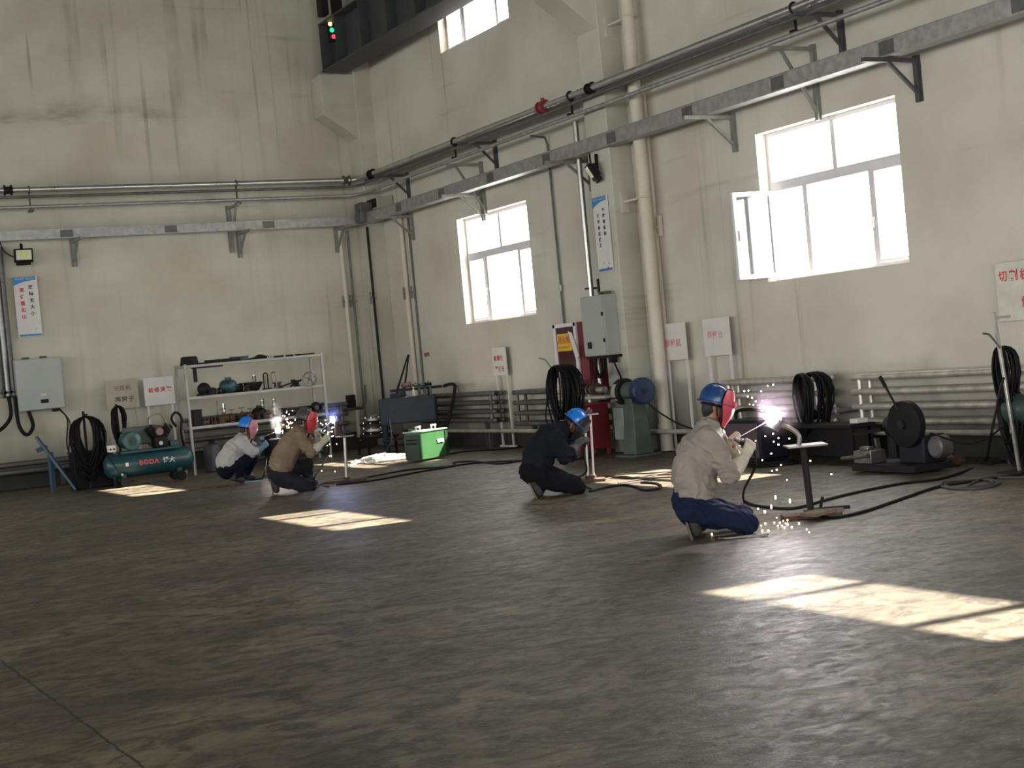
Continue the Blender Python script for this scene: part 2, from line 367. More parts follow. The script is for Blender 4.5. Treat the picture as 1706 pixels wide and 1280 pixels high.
struct('floor', G().bb((XL-.4, YF-.4, -.3), (XR+.4, YB+.4, 0)), M_floor)
struct('wall_right', wall_mesh('x', XR, .37, 1, YF, YB, 0, ZC, holesR), M_wall, ang=20)
struct('wall_back', wall_mesh('y', YB, .37, 1, XL, XR, 0, ZC, []), M_wallb, ang=20)
holesL = [(a, b, 1.1, 5.0) for a, b in LC]  # unseen low openings, shaped to light the lower walls more than the upper
struct('wall_left', wall_mesh('x', XL, .37, -1, YF, YB, 0, ZC, holesL), M_wall, ang=20)
holesF = [(a, b, 1.2, 5.6) for a, b in FWN]  # unseen openings, sized to brighten the back wall
struct('wall_front', wall_mesh('y', YF, .37, -1, XL, XR, 0, ZC, holesF), M_wall, ang=20)
for nm_, a_, b_ in (('foot_strip_back', (XL, YB-.015, 0), (12.03, YB, .34)), ('foot_strip_right', (XR-.015, YF, 0), (XR, 28.32, .3))): struct(nm_, G().bb(a_, b_), mat('dark_foot_strip', (44, 43, 41), .75, var=.35, scale=3))  # dark strips along the foot of the back and right walls
struct('ceiling', G().bb((XL-.37, YF-.37, ZC), (XR+.37, YB+.37, ZC+.25)), M_ceil)
# columns with corbels that carry the crane girder
def column(n, x0, y0, y1, px=11.3):
    g = G().bb((x0, y0, 0), (XR+.01, y1, ZC))
    c = [(x0+.02, 6.38), (px, 6.9), (px, 7.72), (x0+.02, 7.72)]
    g.prism([(a, y0+.02, z) for a, z in c], (0, y1-y0-.04, 0))
    struct('trim_%d' % n, g, M_col, bev=.015)
column(1, 12.03, 28.32, 28.9); column(2, 12.0, 18.8, 19.42)

def window(n, y0, y1, z0, z1, xw=XR+.2, upper=False, open_sash=False):
    """plastic window in the right wall: two panes over a narrow, a wide and a narrow one"""
    g = G(); f = .055; d = .07
    def fr(a, b, c, e, w=f, dd=d, x=xw):
        for q in (((a, c), (a+w, e)), ((b-w, c), (b, e)), ((a+w, c), (b-w, c+w)), ((a+w, e-w), (b-w, e))):
            g.bb((x-dd/2, q[0][0], q[0][1]), (x+dd/2, q[1][0], q[1][1]))
    fr(y0, y1, z0, z1)
    wd = y1-y0; zt = z0+(z1-z0)*.635 if not upper else z1-.02
    m1, m2 = y1-wd*.265, y0+wd*.265           # mullions, seen from inside: +y is to the far side
    if not upper:
        g.bb((xw-d/2, y0+f, zt-.065), (xw+d/2, y1-f, zt+.065)); g.bb((xw-d/2, y0+wd*.5-.04, zt+.05), (xw+d/2, y0+wd*.5+.04, z1-f))
    for m_ in (m1, m2): g.bb((xw-d/2, m_-.045, z0+f), (xw+d/2, m_+.045, (zt-.05 if not upper else z1-f)))
    if not (open_sash): pass
    fo = struct('window_%d' % n, g, M_upvc, bev=.006)
    gl = G(); top = (zt-.05 if not upper else z1-f)
    cells = [(y0+f, m2-.045, z0+f, top), (m2+.045, m1-.045, z0+f, top)]
    if not open_sash: cells.append((m1+.045, y1-f, z0+f, top))
    if not upper: cells += [(y0+f, y0+wd*.5-.04, zt+.05, z1-f), (y0+wd*.5+.04, y1-f, zt+.05, z1-f)]
    for a, b, c, e in cells:
        part('pane', G().bb((xw-.004, a, c), (xw+.004, b, e)), M_glass, fo, world=False)
    s = G(); 
    for a, b, c, e in ([(y0+f, m2-.045, z0+f, top)]+([] if open_sash else [(m1+.045, y1-f, z0+f, top)])):
        for q in (((a, c), (a+.035, e)), ((b-.035, c), (b, e)), ((a+.035, c), (b-.035, c+.035)), ((a+.035, e-.035), (b-.035, e))):
            s.bb((xw-.055, q[0][0], q[0][1]), (xw-.03, q[1][0], q[1][1]))
    if s.v: part('sash_frame', s, M_upvc, fo, world=False, bev=.003)
    if not upper:
        for hy in ([m2-.02] if open_sash else [m2-.02, m1+.02]):
            part('handle', G().bb((xw-.075, hy-.012, (z0+top)/2-.02), (xw-.045, hy+.012, (z0+top)/2+.02)).bb((xw-.09, hy-.01, (z0+top)/2-.11), (xw-.07, hy+.01, (z0+top)/2+.01)), M_upvc, fo, world=False, bev=.003)
    p = bpy.data.lights.new('window_portal', 'AREA'); p.shape = 'RECTANGLE'; p.size = z1-z0; p.size_y = wd; p.cycles.is_portal = True
    po = bpy.data.objects.new('window_portal', p); COL.objects.link(po); po.location = (xw+.12, (y0+y1)/2, (z0+z1)/2); po.rotation_euler = (0, radians(90), 0)
    return fo, m1, top
w1, m1, wtop = window(1, *RC[0], *LOWW, open_sash=True)
window(2, *RC[1], *LOWW); window(3, *RU[1], *UPW, upper=True); window(4, *RU[0], *UPW, upper=True); window(5, *RC[2], *LOWW); window(6, *RU[2], *UPW, upper=True)
# the casement of window 1 that stands open into the hall
hy, xw = RC[0][1]-.02, XR+.14
L_ = .66; hy = RC[0][1]-.055
sg = G(); zb, zt2 = LOWW[0]+.05, wtop+.0
def onp(u, z, d=0.0): return V((xw-.02-u*L_, hy-d, z))
for a, b, c, e in ((0, .09, zb, zt2), (.91, 1, zb, zt2), (.09, .91, zb, zb+.06), (.09, .91, zt2-.06, zt2)):
    sg.prism([onp(a, c), onp(b, c), onp(b, e), onp(a, e)], V((0, -1, 0))*.05)
sh = part('open_sash', sg, M_upvc, w1, world=False, bev=.004)
part('pane', G().prism([onp(.09, zb+.06, .02), onp(.91, zb+.06, .02), onp(.91, zt2-.06, .02), onp(.09, zt2-.06, .02)], V((0, -1, 0))*.008), M_glassb, sh, world=False)
part('handle', G().box(onp(.95, (zb+zt2)/2, .08), (.02, .05, .14)), M_upvc, sh, world=False, bev=.004)

def fill_window(n, plane, at, a, b, z0, z1, sgn):  # windows out of view, added to fill the hall with daylight
    g = G(); k = 4; f = .07; P = (lambda u, z, d: V((at+d, u, z))) if plane == 'x' else (lambda u, z, d: V((u, at+d, z)))
    for i in range(k+1):
        u = a+(b-a-f)*i/k; g.bb(P(u, z0, -.04), P(u+f, z1, .04))
    for z in (z0, z0+(z1-z0)*.62, z1-f): g.bb(P(a, z, -.035), P(b, z+f, .035))
    fo = struct('window_%d' % n, g, M_upvc)
    part('pane', G().bb(P(a, z0, -.003), P(b, z1, .003)), M_glass, fo, world=False)
    p = bpy.data.lights.new('window_portal', 'AREA'); p.shape = 'RECTANGLE'; p.cycles.is_portal = True
    po = bpy.data.objects.new('window_portal', p); COL.objects.link(po); po.location = P((a+b)/2, (z0+z1)/2, sgn*.15)
    if plane == 'x': p.size, p.size_y = z1-z0, b-a; po.rotation_euler = (0, radians(90)*sgn, 0)
    else: p.size, p.size_y = b-a, z1-z0; po.rotation_euler = (radians(90)*(-sgn), 0, 0)
n_ = 7
for a, b, c, d in holesL: fill_window(n_, 'x', XL-.2, a, b, c, d, -1); n_ += 1
for a, b, c, d in holesF: fill_window(n_, 'y', YF-.2, a, b, c, d, -1); n_ += 1

# ------------------------------------------------------------------ crane girder, lamps, end carriage
gx0, gx1, gz0, gz1 = 11.33, 11.9, 7.73, 8.72
t = thing('crane_girder', 'long dark grey steel crane girder with web stiffeners resting on the wall corbels', 'girder', (11.6, 10, gz0))
part('bottom_flange', G().bb((gx0, -8.9, gz0), (gx1, 28.3, gz0+.03)), M_girder, t)
part('top_flange', G().bb((gx0+.02, -8.9, gz1-.03), (gx1-.02, 28.3, gz1)), M_girder, t)
g = G().bb((11.6, -8.9, gz0+.03), (11.625, 28.28, gz1-.03)); g.bb((gx0+.02, 28.25, gz0+.03), (gx1-.02, 28.28, gz1-.03))
part('web', g, M_girder, t)
y = 27.5
while y > -8.5:
    part('stiffener', G().bb((gx0+.05, y-.012, gz0+.03), (11.6, y+.012, gz1-.03)), M_girder, t); y -= 1.25
g = G().bb((11.57, -8.9, gz1), (11.65, 28.3, gz1+.05)).bb((11.595, -8.9, gz1+.05), (11.625, 28.3, gz1+.1)).bb((11.575, -8.9, gz1+.1), (11.645, 28.3, gz1+.14))
part('crane_rail', g, mat('reddish_worn_rail', (110, 78, 76), .5, .4, var=.2), t)
t = thing('crane_end_stop', 'black steel buffer frame standing on the crane girder in the hall corner', 'buffer', (11.6, 27.6, gz1+.14))
part('post', G().bb((11.36, 28.0, gz1+.14), (11.5, 28.28, 10.6)), M_dark, t)
part('post', G().bb((11.66, 28.0, gz1+.14), (11.8, 28.28, 10.6)), M_dark, t)
part('buffer_plate', G().bb((11.34, 26.7, gz1+.75), (11.82, 28.2, 10.4)), M_dark, t, bev=.02)
t = thing('signal_lamp', 'small black signal light with three glowing lenses on the end of the crane girder', 'signal light', (11.25, 28.0, 8.3))
lp = [PY(*p, 28.0) for p in ((550, 40), (553, 50), (556, 61))]
part('housing', G().bb((lp[2].x-.07, 28.02, lp[2].z-.09), (lp[2].x+.08, 28.12, lp[0].z+.1)), M_dark, t, bev=.01)
for p, (nm, c, e) in zip(lp, (('yellow_lens', (255, 190, 130), 3), ('green_lens', (20, 230, 110), 4), ('red_lens', (250, 40, 60), 4))):
    part(nm, G().ball((p.x, 28.0, p.z), (.045, .03, .045)), mat(nm, c, .3, emit=(c, e)), t)

# ------------------------------------------------------------------ wall brackets (one built, the rest copied)
def bracket(name, label, group, m, arm=.82, h=.5, drop=.03, strut=.55, plate=.0):
    t = thing(name, label, 'bracket', (0, 0, 0), 0, group)     # local: wall at x=0, arm towards -x, arm top at z=0
    part('wall_plate', G().bb((-.05, -.03, -h), (0, .03, .03)).bb((-.012, -.055, -h), (0, .055, .03)), m, t, world=False, bev=.002)
    part('arm', G().bb((-arm, -.025, -.05), (-.04, .025, 0)), m, t, world=False, bev=.002)
    part('strut', G().bar((-.03, 0, -h+.1), (-arm*strut, 0, -.04), .04, .035), m, t, world=False)
    return t
gtr = 'brackets under the cable tray'; gpi = 'brackets under the wall pipes'
tb = bracket('wall_bracket', '', gtr, M_brk)
def place_br(src, first, x, y, z, rz, label):
    if first: o = src; o.location = (x, y, z); o.rotation_euler = (0, 0, rz); o['label'] = label; return o
    return dup(src, (x, y, z), rz, label)
ZB = 4.6
where = [('under the cable tray above the window with the open sash', 12.72), ('under the cable tray between the column and the open window', 16.23), ('under the cable tray over the window beside the corner', 23.79)]
place_br(tb, True, XR, 12.72, ZB, 0, 'dark steel triangle bracket under the cable tray beside the open window top corner')
for ch in tb.children: ch.data.materials[0] = M_brkd
tb2 = bracket('wall_bracket', 'grey steel triangle bracket under the cable tray between the drain pipe and the open window', gtr, M_brk); tb2.location = (XR, 16.23, ZB)
dup(tb2, (XR, 23.79, ZB), 0, 'grey steel triangle bracket under the cable tray just above the closed lower window')
yb4 = PX(690, 395, XR).y; dup(tb2, (XR, yb4, ZB), 0, 'grey steel triangle bracket under the cable tray between corner column and window')
dup(tb2, (XR, 20.0, ZB), 0, 'grey steel triangle bracket holding the tray right beside the mid column', None)
dup(tb2, (9.44, YB, ZB), radians(90), 'steel triangle bracket on the back wall under the tray, above the storage rack')
dup(tb2, (6.15, YB, ZB), radians(90), 'steel triangle bracket on the back wall under the tray, near the floodlight')
dup(tb2, (11.55, YB, ZB), radians(90), 'steel triangle bracket on the back wall at the corner column')
pb = bracket('pipe_bracket', 'dark steel bracket carrying the upper pipes above the open window', gpi, M_brkd, arm=.72, h=.5); pb.location = (XR, 13.93, 5.42)
pb2 = bracket('pipe_bracket', 'long grey steel bracket behind the cable tray above the open window', gpi, M_brk, arm=.7, h=.92, strut=.75); pb2.location = (XR, 14.48, 5.13)
dup(pb, (XR, 23.1, 5.42), 0, 'dark steel bracket carrying the upper pipes over the closed lower window')
dup(pb2, (XR, 23.7, 5.13), 0, 'long grey steel bracket reaching down to the top of the closed lower window')
dup(pb2, (9.28, YB, 5.13), radians(90), 'long grey bracket on the back wall carrying the pipes above the storage rack')
dup(pb, (XR, 26.9, 5.42), 0, 'dark steel bracket carrying the pipes beside the corner column')

# cable tray: a galvanised channel that turns the corner, pipes above
def tray(name, a, b, w, h, label):
    a, b = V(a), V(b); g = G(); d = (b-a).normalized(); n = V((d.y, -d.x, 0))
    t = thing(name, label, 'cable tray', a, 0, None)
    for s in (-1, 1): part('side_channel', G().bar(a+n*s*w/2+V((0, 0, h/2)), b+n*s*w/2+V((0, 0, h/2)), .012, h), M_galv, t)
    part('base', G().bar(a+V((0, 0, .01)), b+V((0, 0, .01)), w, .012), M_galv, t)
    part('lid', G().bar(a+V((0, 0, h+.004)), b+V((0, 0, h+.004)), w+.03, .008), M_galv, t)
    L = (b-a).length; k = int(L/2.0)
    for i in range(1, k+1):
        p = a+d*(L*i/(k+1)); part('joint_plate', G().bar(p-d*.12-n*(w/2+.008)+V((0, 0, h/2)), p+d*.12-n*(w/2+.008)+V((0, 0, h/2)), .006, h*.8), M_galvd, t)
        part('joint_plate', G().bar(p-d*.12+n*(w/2+.008)+V((0, 0, h/2)), p+d*.12+n*(w/2+.008)+V((0, 0, h/2)), .006, h*.8), M_galvd, t)
    return t
tray('cable_tray', (11.98, -8.9, 4.6), (11.98, 28.3, 4.6), .2, .2, 'galvanised steel cable tray running along the window wall under the pipes')
tray('cable_tray', (XL+.1, 28.42, 4.6), (11.88, 28.42, 4.6), .2, .17, 'galvanised steel cable tray running along the back wall above the storage rack')
t = thing('junction_box', 'grey steel cable box where the two trays meet in the corner', 'box', (12.1, 28.2, 4.8))
part('box', G().bb((11.75, 27.95, 4.62), (12.02, 28.25, 5.02)), M_galvd, t, bev=.01)
part('duct', G().bb((12.03, 27.7, 4.86), (12.38, 28.28, 5.1)), M_greyb, t, bev=.01)
part('duct_opening', G().bb((12.01, 27.75, 4.89), (12.04, 28.2, 5.07)), M_dark, t)
def wall_pipe(nm, x, yb, z, r, m, lab):
    t = thing(nm, lab, 'pipe', (x, 10, z))
    part('pipe', G().tube([(x, -8.9, z), (x, yb-.25, z), (x-.07, yb-.07, z), (x-.25, yb, z), (XL+.1, yb, z)], r, 12), m, t, ang=60)
    return t
ZT = 5.53
tA = wall_pipe('gas_pipe', 11.93, 28.42, 5.54, .055, M_alu, 'thick bright metal pipe, topmost of the three running round both walls')
tB = wall_pipe('gas_pipe', 11.87, 28.36, 5.40, .027, M_galvd, 'thin grey pipe, middle of the three running round both walls')
tC = wall_pipe('gas_pipe', 11.87, 28.36, 5.21, .032, M_galv, 'pale grey pipe, lowest of the three running round both walls')
part('channel', G().bar((11.98, -8.9, 5.46), (11.98, 28.1, 5.46), .03, .06), M_galvd, tB)
def flange(p, ax, r, m, T, w=.02):
    p = V(p); ax = V(ax); g = G()
    for s in (-1, 1): g.cyl(p+ax*(s*.06-w/2), p+ax*(s*.06+w/2), r, n=16)
    g.cyl(p-ax*.08, p+ax*.08, r*.7, n=14); part('flange', g, m, T, ang=40)
yv = PX(905, 182, 11.93).y
g = G()
for s in (-.09, .09): g.cyl((11.93, yv+s-.015, 5.54), (11.93, yv+s+.015, 5.54), .1, n=16)
g.ball((11.93, yv, 5.54), (.09, .1, .09)); g.cyl((11.93, yv, 5.6), (11.93, yv, 5.68), .03)
part('red_valve', g, mat('red_valve_paint', (128, 40, 44), .5), tA, label='dark red valve body')
flange((11.7, 28.42, 5.54), (1, 0, 0), .1, M_galvd, tA); flange((11.93, 27.6, 5.54), (0, 1, 0), .1, M_dark, tA)
flange((PY(12, 306, 28.42).x, 28.42, 5.54), (1, 0, 0), .1, M_dark, tA); flange((11.93, PX(985, 160, 11.93).y, 5.54), (0, 1, 0), .085, M_dark, tA)
for xx in (PY(395, 310, 28.42).x, PY(50, 318, 28.42).x):
    g = G().bb((xx-.06, 28.3, 5.12), (xx+.02, 28.5, 5.16)); g.ring((xx-.02, 28.42, 5.54), (1, 0, 0), .065, .012); g.bb((xx-.03, 28.4, 5.16), (xx-.01, 28.46, 5.48)); part('clamp', g, M_brkd, tA)
for px_ in ((952, 205), (1320, 20), (757, 262)):
    yy = PX(*px_, 11.9).y
    g = G().ring((11.93, yy, 5.54), (0, 1, 0), .068, .014).bb((11.85, yy-.03, 5.24), (12.0, yy+.03, 5.27)).bb((11.92, yy-.012, 5.27), (11.945, yy+.012, 5.48)); part('clamp', g, M_dark, tA)

# ------------------------------------------------------------------ vertical pipes and ducts
PYB = 18.22
t = thing('drain_pipe', 'thick cream plastic drain pipe standing against the mid column', 'pipe', (12.15, PYB, 0))
part('pipe', G().tube([(12.17, PYB, 0.02), (12.17, PYB, ZC-.02)], .095, 18), M_pvc, t)
part('coupling', G().cyl((12.17, PYB, .3), (12.17, PYB, .42), .108), M_pvc, t)
for z in (3.77, 6.42):
    g = G().ring((12.17, PYB, z), (0, 0, 1), .1, .014); g.bb((12.15, PYB+.1, z-.015), (12.19, 18.8, z+.015)); g.bb((12.12, 18.76, z-.16), (12.24, 18.8, z+.16)); part('clamp', g, M_pvc, t)
t = thing('wall_duct', 'flat cream cable duct on the wall just beside the drain pipe', 'duct', (XR, 17.9, 0))
yd = PX(1095, 400, XR).y
part('duct', G().bb((XR-.06, yd-.07, 1.5), (XR-.01, yd+.07, 5.3)), M_pvc, t, bev=.006)
part('clamp', G().bb((XR-.1, yd-.18, 3.3), (XR-.06, yd+.14, 3.33)).bb((XR-.08, yd-.2, 3.18), (XR-.02, yd-.16, 3.48)), M_pvc, t)
yc = PX(921, 300, XR).y
t = thing('conduit', 'thin dark conduit dropping down the wall between closed window and column', 'conduit', (XR, yc, 2.2))
g = G().tube([(12.0, yc-.1, 5.18), (12.3, yc-.04, 5.16), (XR-.04, yc, 5.05), (XR-.04, yc, 2.05)], .018, 8)
part('pipe', g, M_galvd, t, ang=60); part('coupling', G().cyl((XR-.04, yc, 2.62), (XR-.04, yc, 2.72), .03), M_galv, t)
ya = PX(972, 350, 12.15).y
t = thing('riser_pipe', 'bright galvanised riser pipe beside the column, ending in the cabinet', 'pipe', (12.15, ya, 2.4))
part('pipe', G().tube([(12.15, ya, 2.35), (12.15, ya, 5.2)], .045, 12), M_alu, t)
part('clamp', G().bb((12.05, ya-.02, 2.55), (12.385, ya+.02, 2.58)).bb((12.2, ya-.15, 2.48), (12.24, ya-.11, 2.7)), M_brkd, t)
t = thing('wall_duct', 'narrow grey cable duct between the riser pipe and the column', 'duct', (12.2, ya-.2, 2.4))
part('duct', G().bb((12.28, ya-.26, 2.35), (12.36, ya-.12, 5.2)), M_galvd, t)
# corner pipes
cp = [('thin dark pipe running down the corner column to the floor', (12.0, 28.29), .028, M_dark, 4.55, .1), ('pale duct on the back wall next to the corner column', (11.62, 28.86), .05, M_pvc, 4.55, .15),
      ('thin grey pipe beside the duct on the back wall', (11.78, 28.84), .022, M_galvd, 4.55, .5), ('pale duct on the window wall beside the corner column', (12.34, 27.35), .05, M_pvc, 4.9, 1.0), ('thin grey cable pipe on the window wall near the corner', (12.37, 27.05), .02, M_galvd, 4.9, 1.0)]
for lb, (x, y), r, m, z1, z0 in cp:
    t = thing('conduit', lb, 'conduit', (x, y, z0))
    part('pipe', G().tube([(x, y, z0), (x, y, z1)], r, 8), m, t)
    part('clamp', G().bb((x-.07, y-.02, 3.05), (min(x+.07, 12.39), min(y+.03, 28.89), 3.08)).bb((x-.08, y-.02, 2.95), (x-.05, min(y+.03, 28.89), 3.2)), M_brk, t)
t = thing('low_pipe', 'grey pipe along the back wall behind the storage rack', 'pipe', (11, 28.8, .8))
part('pipe', G().tube([(9.9, 28.8, .83), (11.72, 28.8, .83), (11.8, 28.8, .95), (11.8, 28.8, 1.3)], .035, 10), M_galvd, t); part('valve', G().bb((11.4, 28.7, .85), (11.55, 28.86, 1.12)), M_dark, t)
# left edge of the back wall: risers
for k, (pxx, r, m, lb) in enumerate(((4, .05, M_galv, 'bright riser pipe on the back wall, farther from the grey cabinet'), (14, .05, M_galvd, 'dark grey riser pipe on the back wall beside the poster'), (-6, .06, M_galvd, 'wide grey duct on the back wall past the bright riser'))):
    x = PY(pxx, 560, 28.75).x
    t = thing('riser_pipe', lb, 'pipe', (x, 28.75, 1.7)); part('pipe', G().tube([(x, 28.78, 1.72), (x, 28.78, 4.55)], r, 10), m, t)
    part('clamp', G().bb((x-.08, 28.7, 1.8), (x+.08, 28.88, 1.84)), M_brkd, t)

# ------------------------------------------------------------------ cabinets, fire boxes, floodlights
def elec_cabinet(label, lo, hi, axis, face):
    t = thing('electrical_cabinet', label, 'cabinet', ((lo[0]+hi[0])/2, (lo[1]+hi[1])/2, lo[2]))
    part('body', G().bb(lo, hi), M_cab, t, bev=.008)
    d = .02
    if axis == 'x': dl, dh = (lo[0]-d, lo[1]+.01, lo[2]+.01), (lo[0], hi[1]-.01, hi[2]-.01)
    else: dl, dh = (lo[0]+.01, lo[1]-d, lo[2]+.01), (hi[0]-.01, lo[1], hi[2]-.01)
    dr = part('door', G().bb(dl, dh), M_cab, t, bev=.006)
    return t, dr
t, dr = elec_cabinet('grey steel electrical cabinet hung on the mid column, above the bench grinder', (11.76, 18.98, 1.5), (12.0, 19.62, 2.42), 'x', 0)
part('lock', G().bb((11.72, 19.38, 1.62), (11.74, 19.47, 1.72)), M_dark, dr); part('hinge', G().bb((11.73, 18.99, 1.7), (11.75, 19.02, 1.76)), M_dark, dr); part('hinge', G().bb((11.73, 18.99, 2.1), (11.75, 19.02, 2.16)), M_dark, dr)
for yy in (19.05, 19.2): part('hanger', G().bb((11.85, yy-.03, 2.42), (11.95, yy+.03, 2.47)), M_galvd, t)
part('bracket_plate', G().bb((11.82, 18.95, 1.46), (12.02, 19.7, 1.5)), M_dark, t)
part('flexible_conduit', G().tube(smooth_path([(11.86, 19.5, 1.5), (11.85, 19.5, 1.28), (11.85, 19.4, 1.18), (11.86, 19.3, 1.28), (11.87, 19.28, 1.5)]), .032, 10), M_black, t)
part('socket_box', G().bb((11.84, 19.0, 1.38), (11.94, 19.1, 1.47)), M_dark, t)
part('supply_cable', G().tube(smooth_path([(11.9, 19.05, 1.4), (11.95, 18.95, 1.1), (11.8, 18.7, .95), (11.6, 18.45, 1.0)]), .014, 6), M_black, t)
part('supply_pipe', G().tube([(12.05, 19.75, 1.5), (12.05, 19.75, 1.05)], .035, 10), M_alu, t)
lx0, lx1 = PY(21, 601, 28.6).x, PY(100, 595, 28.6).x
t, dr = elec_cabinet('grey steel electrical cabinet on the back wall under the poster', (lx0+.02, 28.55, 1.44), (lx1, 28.85, 2.4), 'y', 0)
part('lock', G().bb((lx0+.42, 28.515, 1.56), (lx0+.56, 28.53, 1.63)), M_dark, dr); part('name_plate', G().bb((lx0+.44, 28.52, 1.7), (lx0+.53, 28.53, 1.73)), M_white, dr)
for q in (.18, .5): part('hanger', G().bb((lx0+q, 28.6, 2.4), (lx0+q+.12, 28.68, 2.44)), M_brkd, t)
part('flexible_conduit', G().tube(smooth_path([(lx0-.02, 28.65, 1.75), (lx0, 28.62, 1.2), (lx0+.12, 28.6, 1.0), (lx0+.25, 28.62, 1.15), (lx0+.2, 28.65, 1.45)]), .035, 10), M_black, t)
part('flexible_conduit', G().tube(smooth_path([(lx0-.12, 28.7, 1.75), (lx0-.12, 28.65, 1.4), (lx0-.25, 28.65, 1.2), (lx0-.5, 28.65, 1.05)]), .035, 10), M_black, t)
part('supply_cable', G().tube(smooth_path([(lx1-.12, 28.65, 1.44), (lx1+.02, 28.6, 1.2), (lx1-.05, 28.5, .7), (lx1+.1, 28.4, .2)]), .014, 6), M_black, t)
part('supply_cable', G().tube(smooth_path([(lx1-.1, 28.65, 1.44), (lx1+.06, 28.6, 1.15), (lx1-.02, 28.45, .75), (lx1-.08, 28.3, .6)]), .012, 6), M_black, t)
part('socket_box', G().bb((lx1-.22, 28.6, 1.38), (lx1-.12, 28.7, 1.44)), M_dark, t)

# red fire hydrant cabinet with a glass door
hy0, hy1, hz0, hz1 = 20.12, 20.84, .95, 2.06
t = thing('hydrant_cabinet', 'dark red fire hydrant cabinet with a white framed glass door and yellow sticker', 'fire cabinet', (12.1, 20.4, hz0))
part('body', G().bb((11.95, hy0-.25, hz0), (12.38, hy1, hz1)), M_redd, t, bev=.006)
g = G()
for q in (((hy0, hz0), (hy0+.07, hz1)), ((hy1-.07, hz0), (hy1, hz1)), ((hy0, hz0), (hy1, hz0+.06)), ((hy0, hz1-.06), (hy1, hz1))): g.bb((11.91, *q[0]), (11.95, *q[1]))
dr = part('door_frame', g, M_upvc, t, bev=.004)
part('door_glass', G().bb((11.93, hy0+.07, hz0+.06), (11.945, hy1-.07, hz1-.06)), mat('dark_red_glass', (70, 30, 34), .12, spec=.6), dr)
st = part('sticker', G().bb((11.915, hy0+.17, 1.62), (11.93, hy1-.11, 1.9)), M_yellow, dr)
text('lettering', '消火栓', M_redink, st, (11.914, hy1-.13, 1.75), (0, -1, 0), .135, bold=.002)
text('lettering', 'FIRE HYDRANT', M_redink, st, (11.914, hy1-.13, 1.66), (0, -1, 0), .055)
single('paper_sheet', G().prism([(11.89, hy0+.2, 1.93), (11.86, hy0-.02, 1.48), (11.87, hy0-.12, 1.52), (11.9, hy0+.1, 1.9)], (-.004, 0, 0)), M_white, 'crumpled white sheet hanging off the corner of the fire cabinet door', 'sheet')
t = thing('pipe_valve', 'rusty red valve set on grey pipes under the electrical cabinet', 'valve', (12.0, 19.9, .95))
for yy in (20.05, 19.62):
    part('valve_body', G().ball((11.85, yy, 1.0), (.07, .1, .08)).cyl((11.85, yy-.11, 1.0), (11.85, yy-.085, 1.0), .09).cyl((11.85, yy+.085, 1.0), (11.85, yy+.11, 1.0), .09), M_rust, t)
    part('hand_wheel', G().ring((11.85, yy, 1.13), (0, 0, 1), .06, .009).cyl((11.85, yy, 1.05), (11.85, yy, 1.13), .012).bar((11.79, yy, 1.13), (11.91, yy, 1.13), .01), M_rust, t)
part('pipe', G().tube([(11.85, 21.0, .98), (11.85, 19.3, .98)], .05, 12).tube([(11.9, 20.9, .86), (11.9, 19.2, .86), (12.3, 19.1, .86)], .04, 12).tube([(11.9, 19.85, .9), (11.9, 19.85, .6)], .03, 10), M_radi, t)

rb = [V((11.42, 19.05, 0)), None]
bx0, bx1, by0, by1 = 11.25, 11.75, 18.98, 19.28
t = thing('extinguisher_box', 'red metal fire extinguisher box standing on short legs near the grinder', 'extinguisher box', (11.5, 19.6, 0))
by0, by1 = 19.25, 19.7
part('body', G().bb((bx0, by0, .1), (bx1+.1, by1, .76)), M_redd, t, bev=.008)
dr = part('door', G().bb((bx0-.012, by0+.01, .12), (bx0, by1-.01, .74)), M_red, t, bev=.004)
part('lid', G().bb((bx0-.02, by0-.01, .76), (bx1+.1, by1+.01, .79)), M_red, t, bev=.004)
for yy in (by0+.03, by1-.03):
    for xx in (bx0+.03, bx1+.06): part('leg', G().bb((xx-.02, yy-.02, 0), (xx+.02, yy+.02, .1)), M_red, t)
text('lettering', '灭火器', M_pinkink, dr, (bx0-.013, by1-.06, .56), (0, -1, 0), .1)
text('lettering', '119', M_pinkink, dr, (bx0-.013, by1-.12, .26), (0, -1, 0), .09)
part('hasp', G().bb((bx0-.03, by0+.12, .44), (bx0-.012, by0+.16, .48)), M_steel, dr)

def flood(label, c, fx, fz, cablep):
    """c centre of the lamp, fx face direction"""
    t = thing('floodlight', label, 'floodlight', c); f = V(fx).normalized(); s = f.cross(V((0, 0, 1))).normalized(); u = s.cross(f); R = Matrix((s, f, u)).transposed()
    c = V(c)
    part('housing', G().box(c, (.34, .07, .26), m=R), M_black, t, bev=.012)
    g = G()
    for i in range(7): g.box(c-f*.06+s*(-.13+.043*i), (.012, .05, .2), m=R)
    part('cooling_fins', g, M_black, t)
    part('reflector', G().box(c+f*.037+u*.015, (.28, .006, .18), m=R), mat('floodlight_reflector', (196, 204, 176), .3, .3), t)
    part('led_panel', G().box(c+f*.042+u*.02, (.13, .004, .1), m=R), mat('led_panel', (206, 206, 120), .4), t)
    part('driver_box', G().box(c-f*.02-u*.15, (.26, .08, .06), m=R), M_black, t, bev=.008)
    part('mounting_arm', G().bar(c-f*.08-u*.02, c+V((0, 0, .22))-f*.1, .05, .02), M_black, t)
    part('cable', G().tube(smooth_path([c-f*.05-u*.1]+[V(p) for p in cablep]), .012, 6), M_black, t)
    return t
cR = PX(986, 287, 11.88)
flood('black floodlight fixed to the mid column under the cable tray', cR, (-.75, .35, -.45), 0, [cR+V((.1, .15, 0)), cR+V((.1, .2, .4))])
cL = PY(39, 426, 28.6)
flood('black square floodlight on the back wall above the poster', cL, (.05, -1, -.15), 0, [cL+V((-.3, .15, .1)), cL+V((-.42, .15, .45)), cL+V((-.6, .1, .6))])

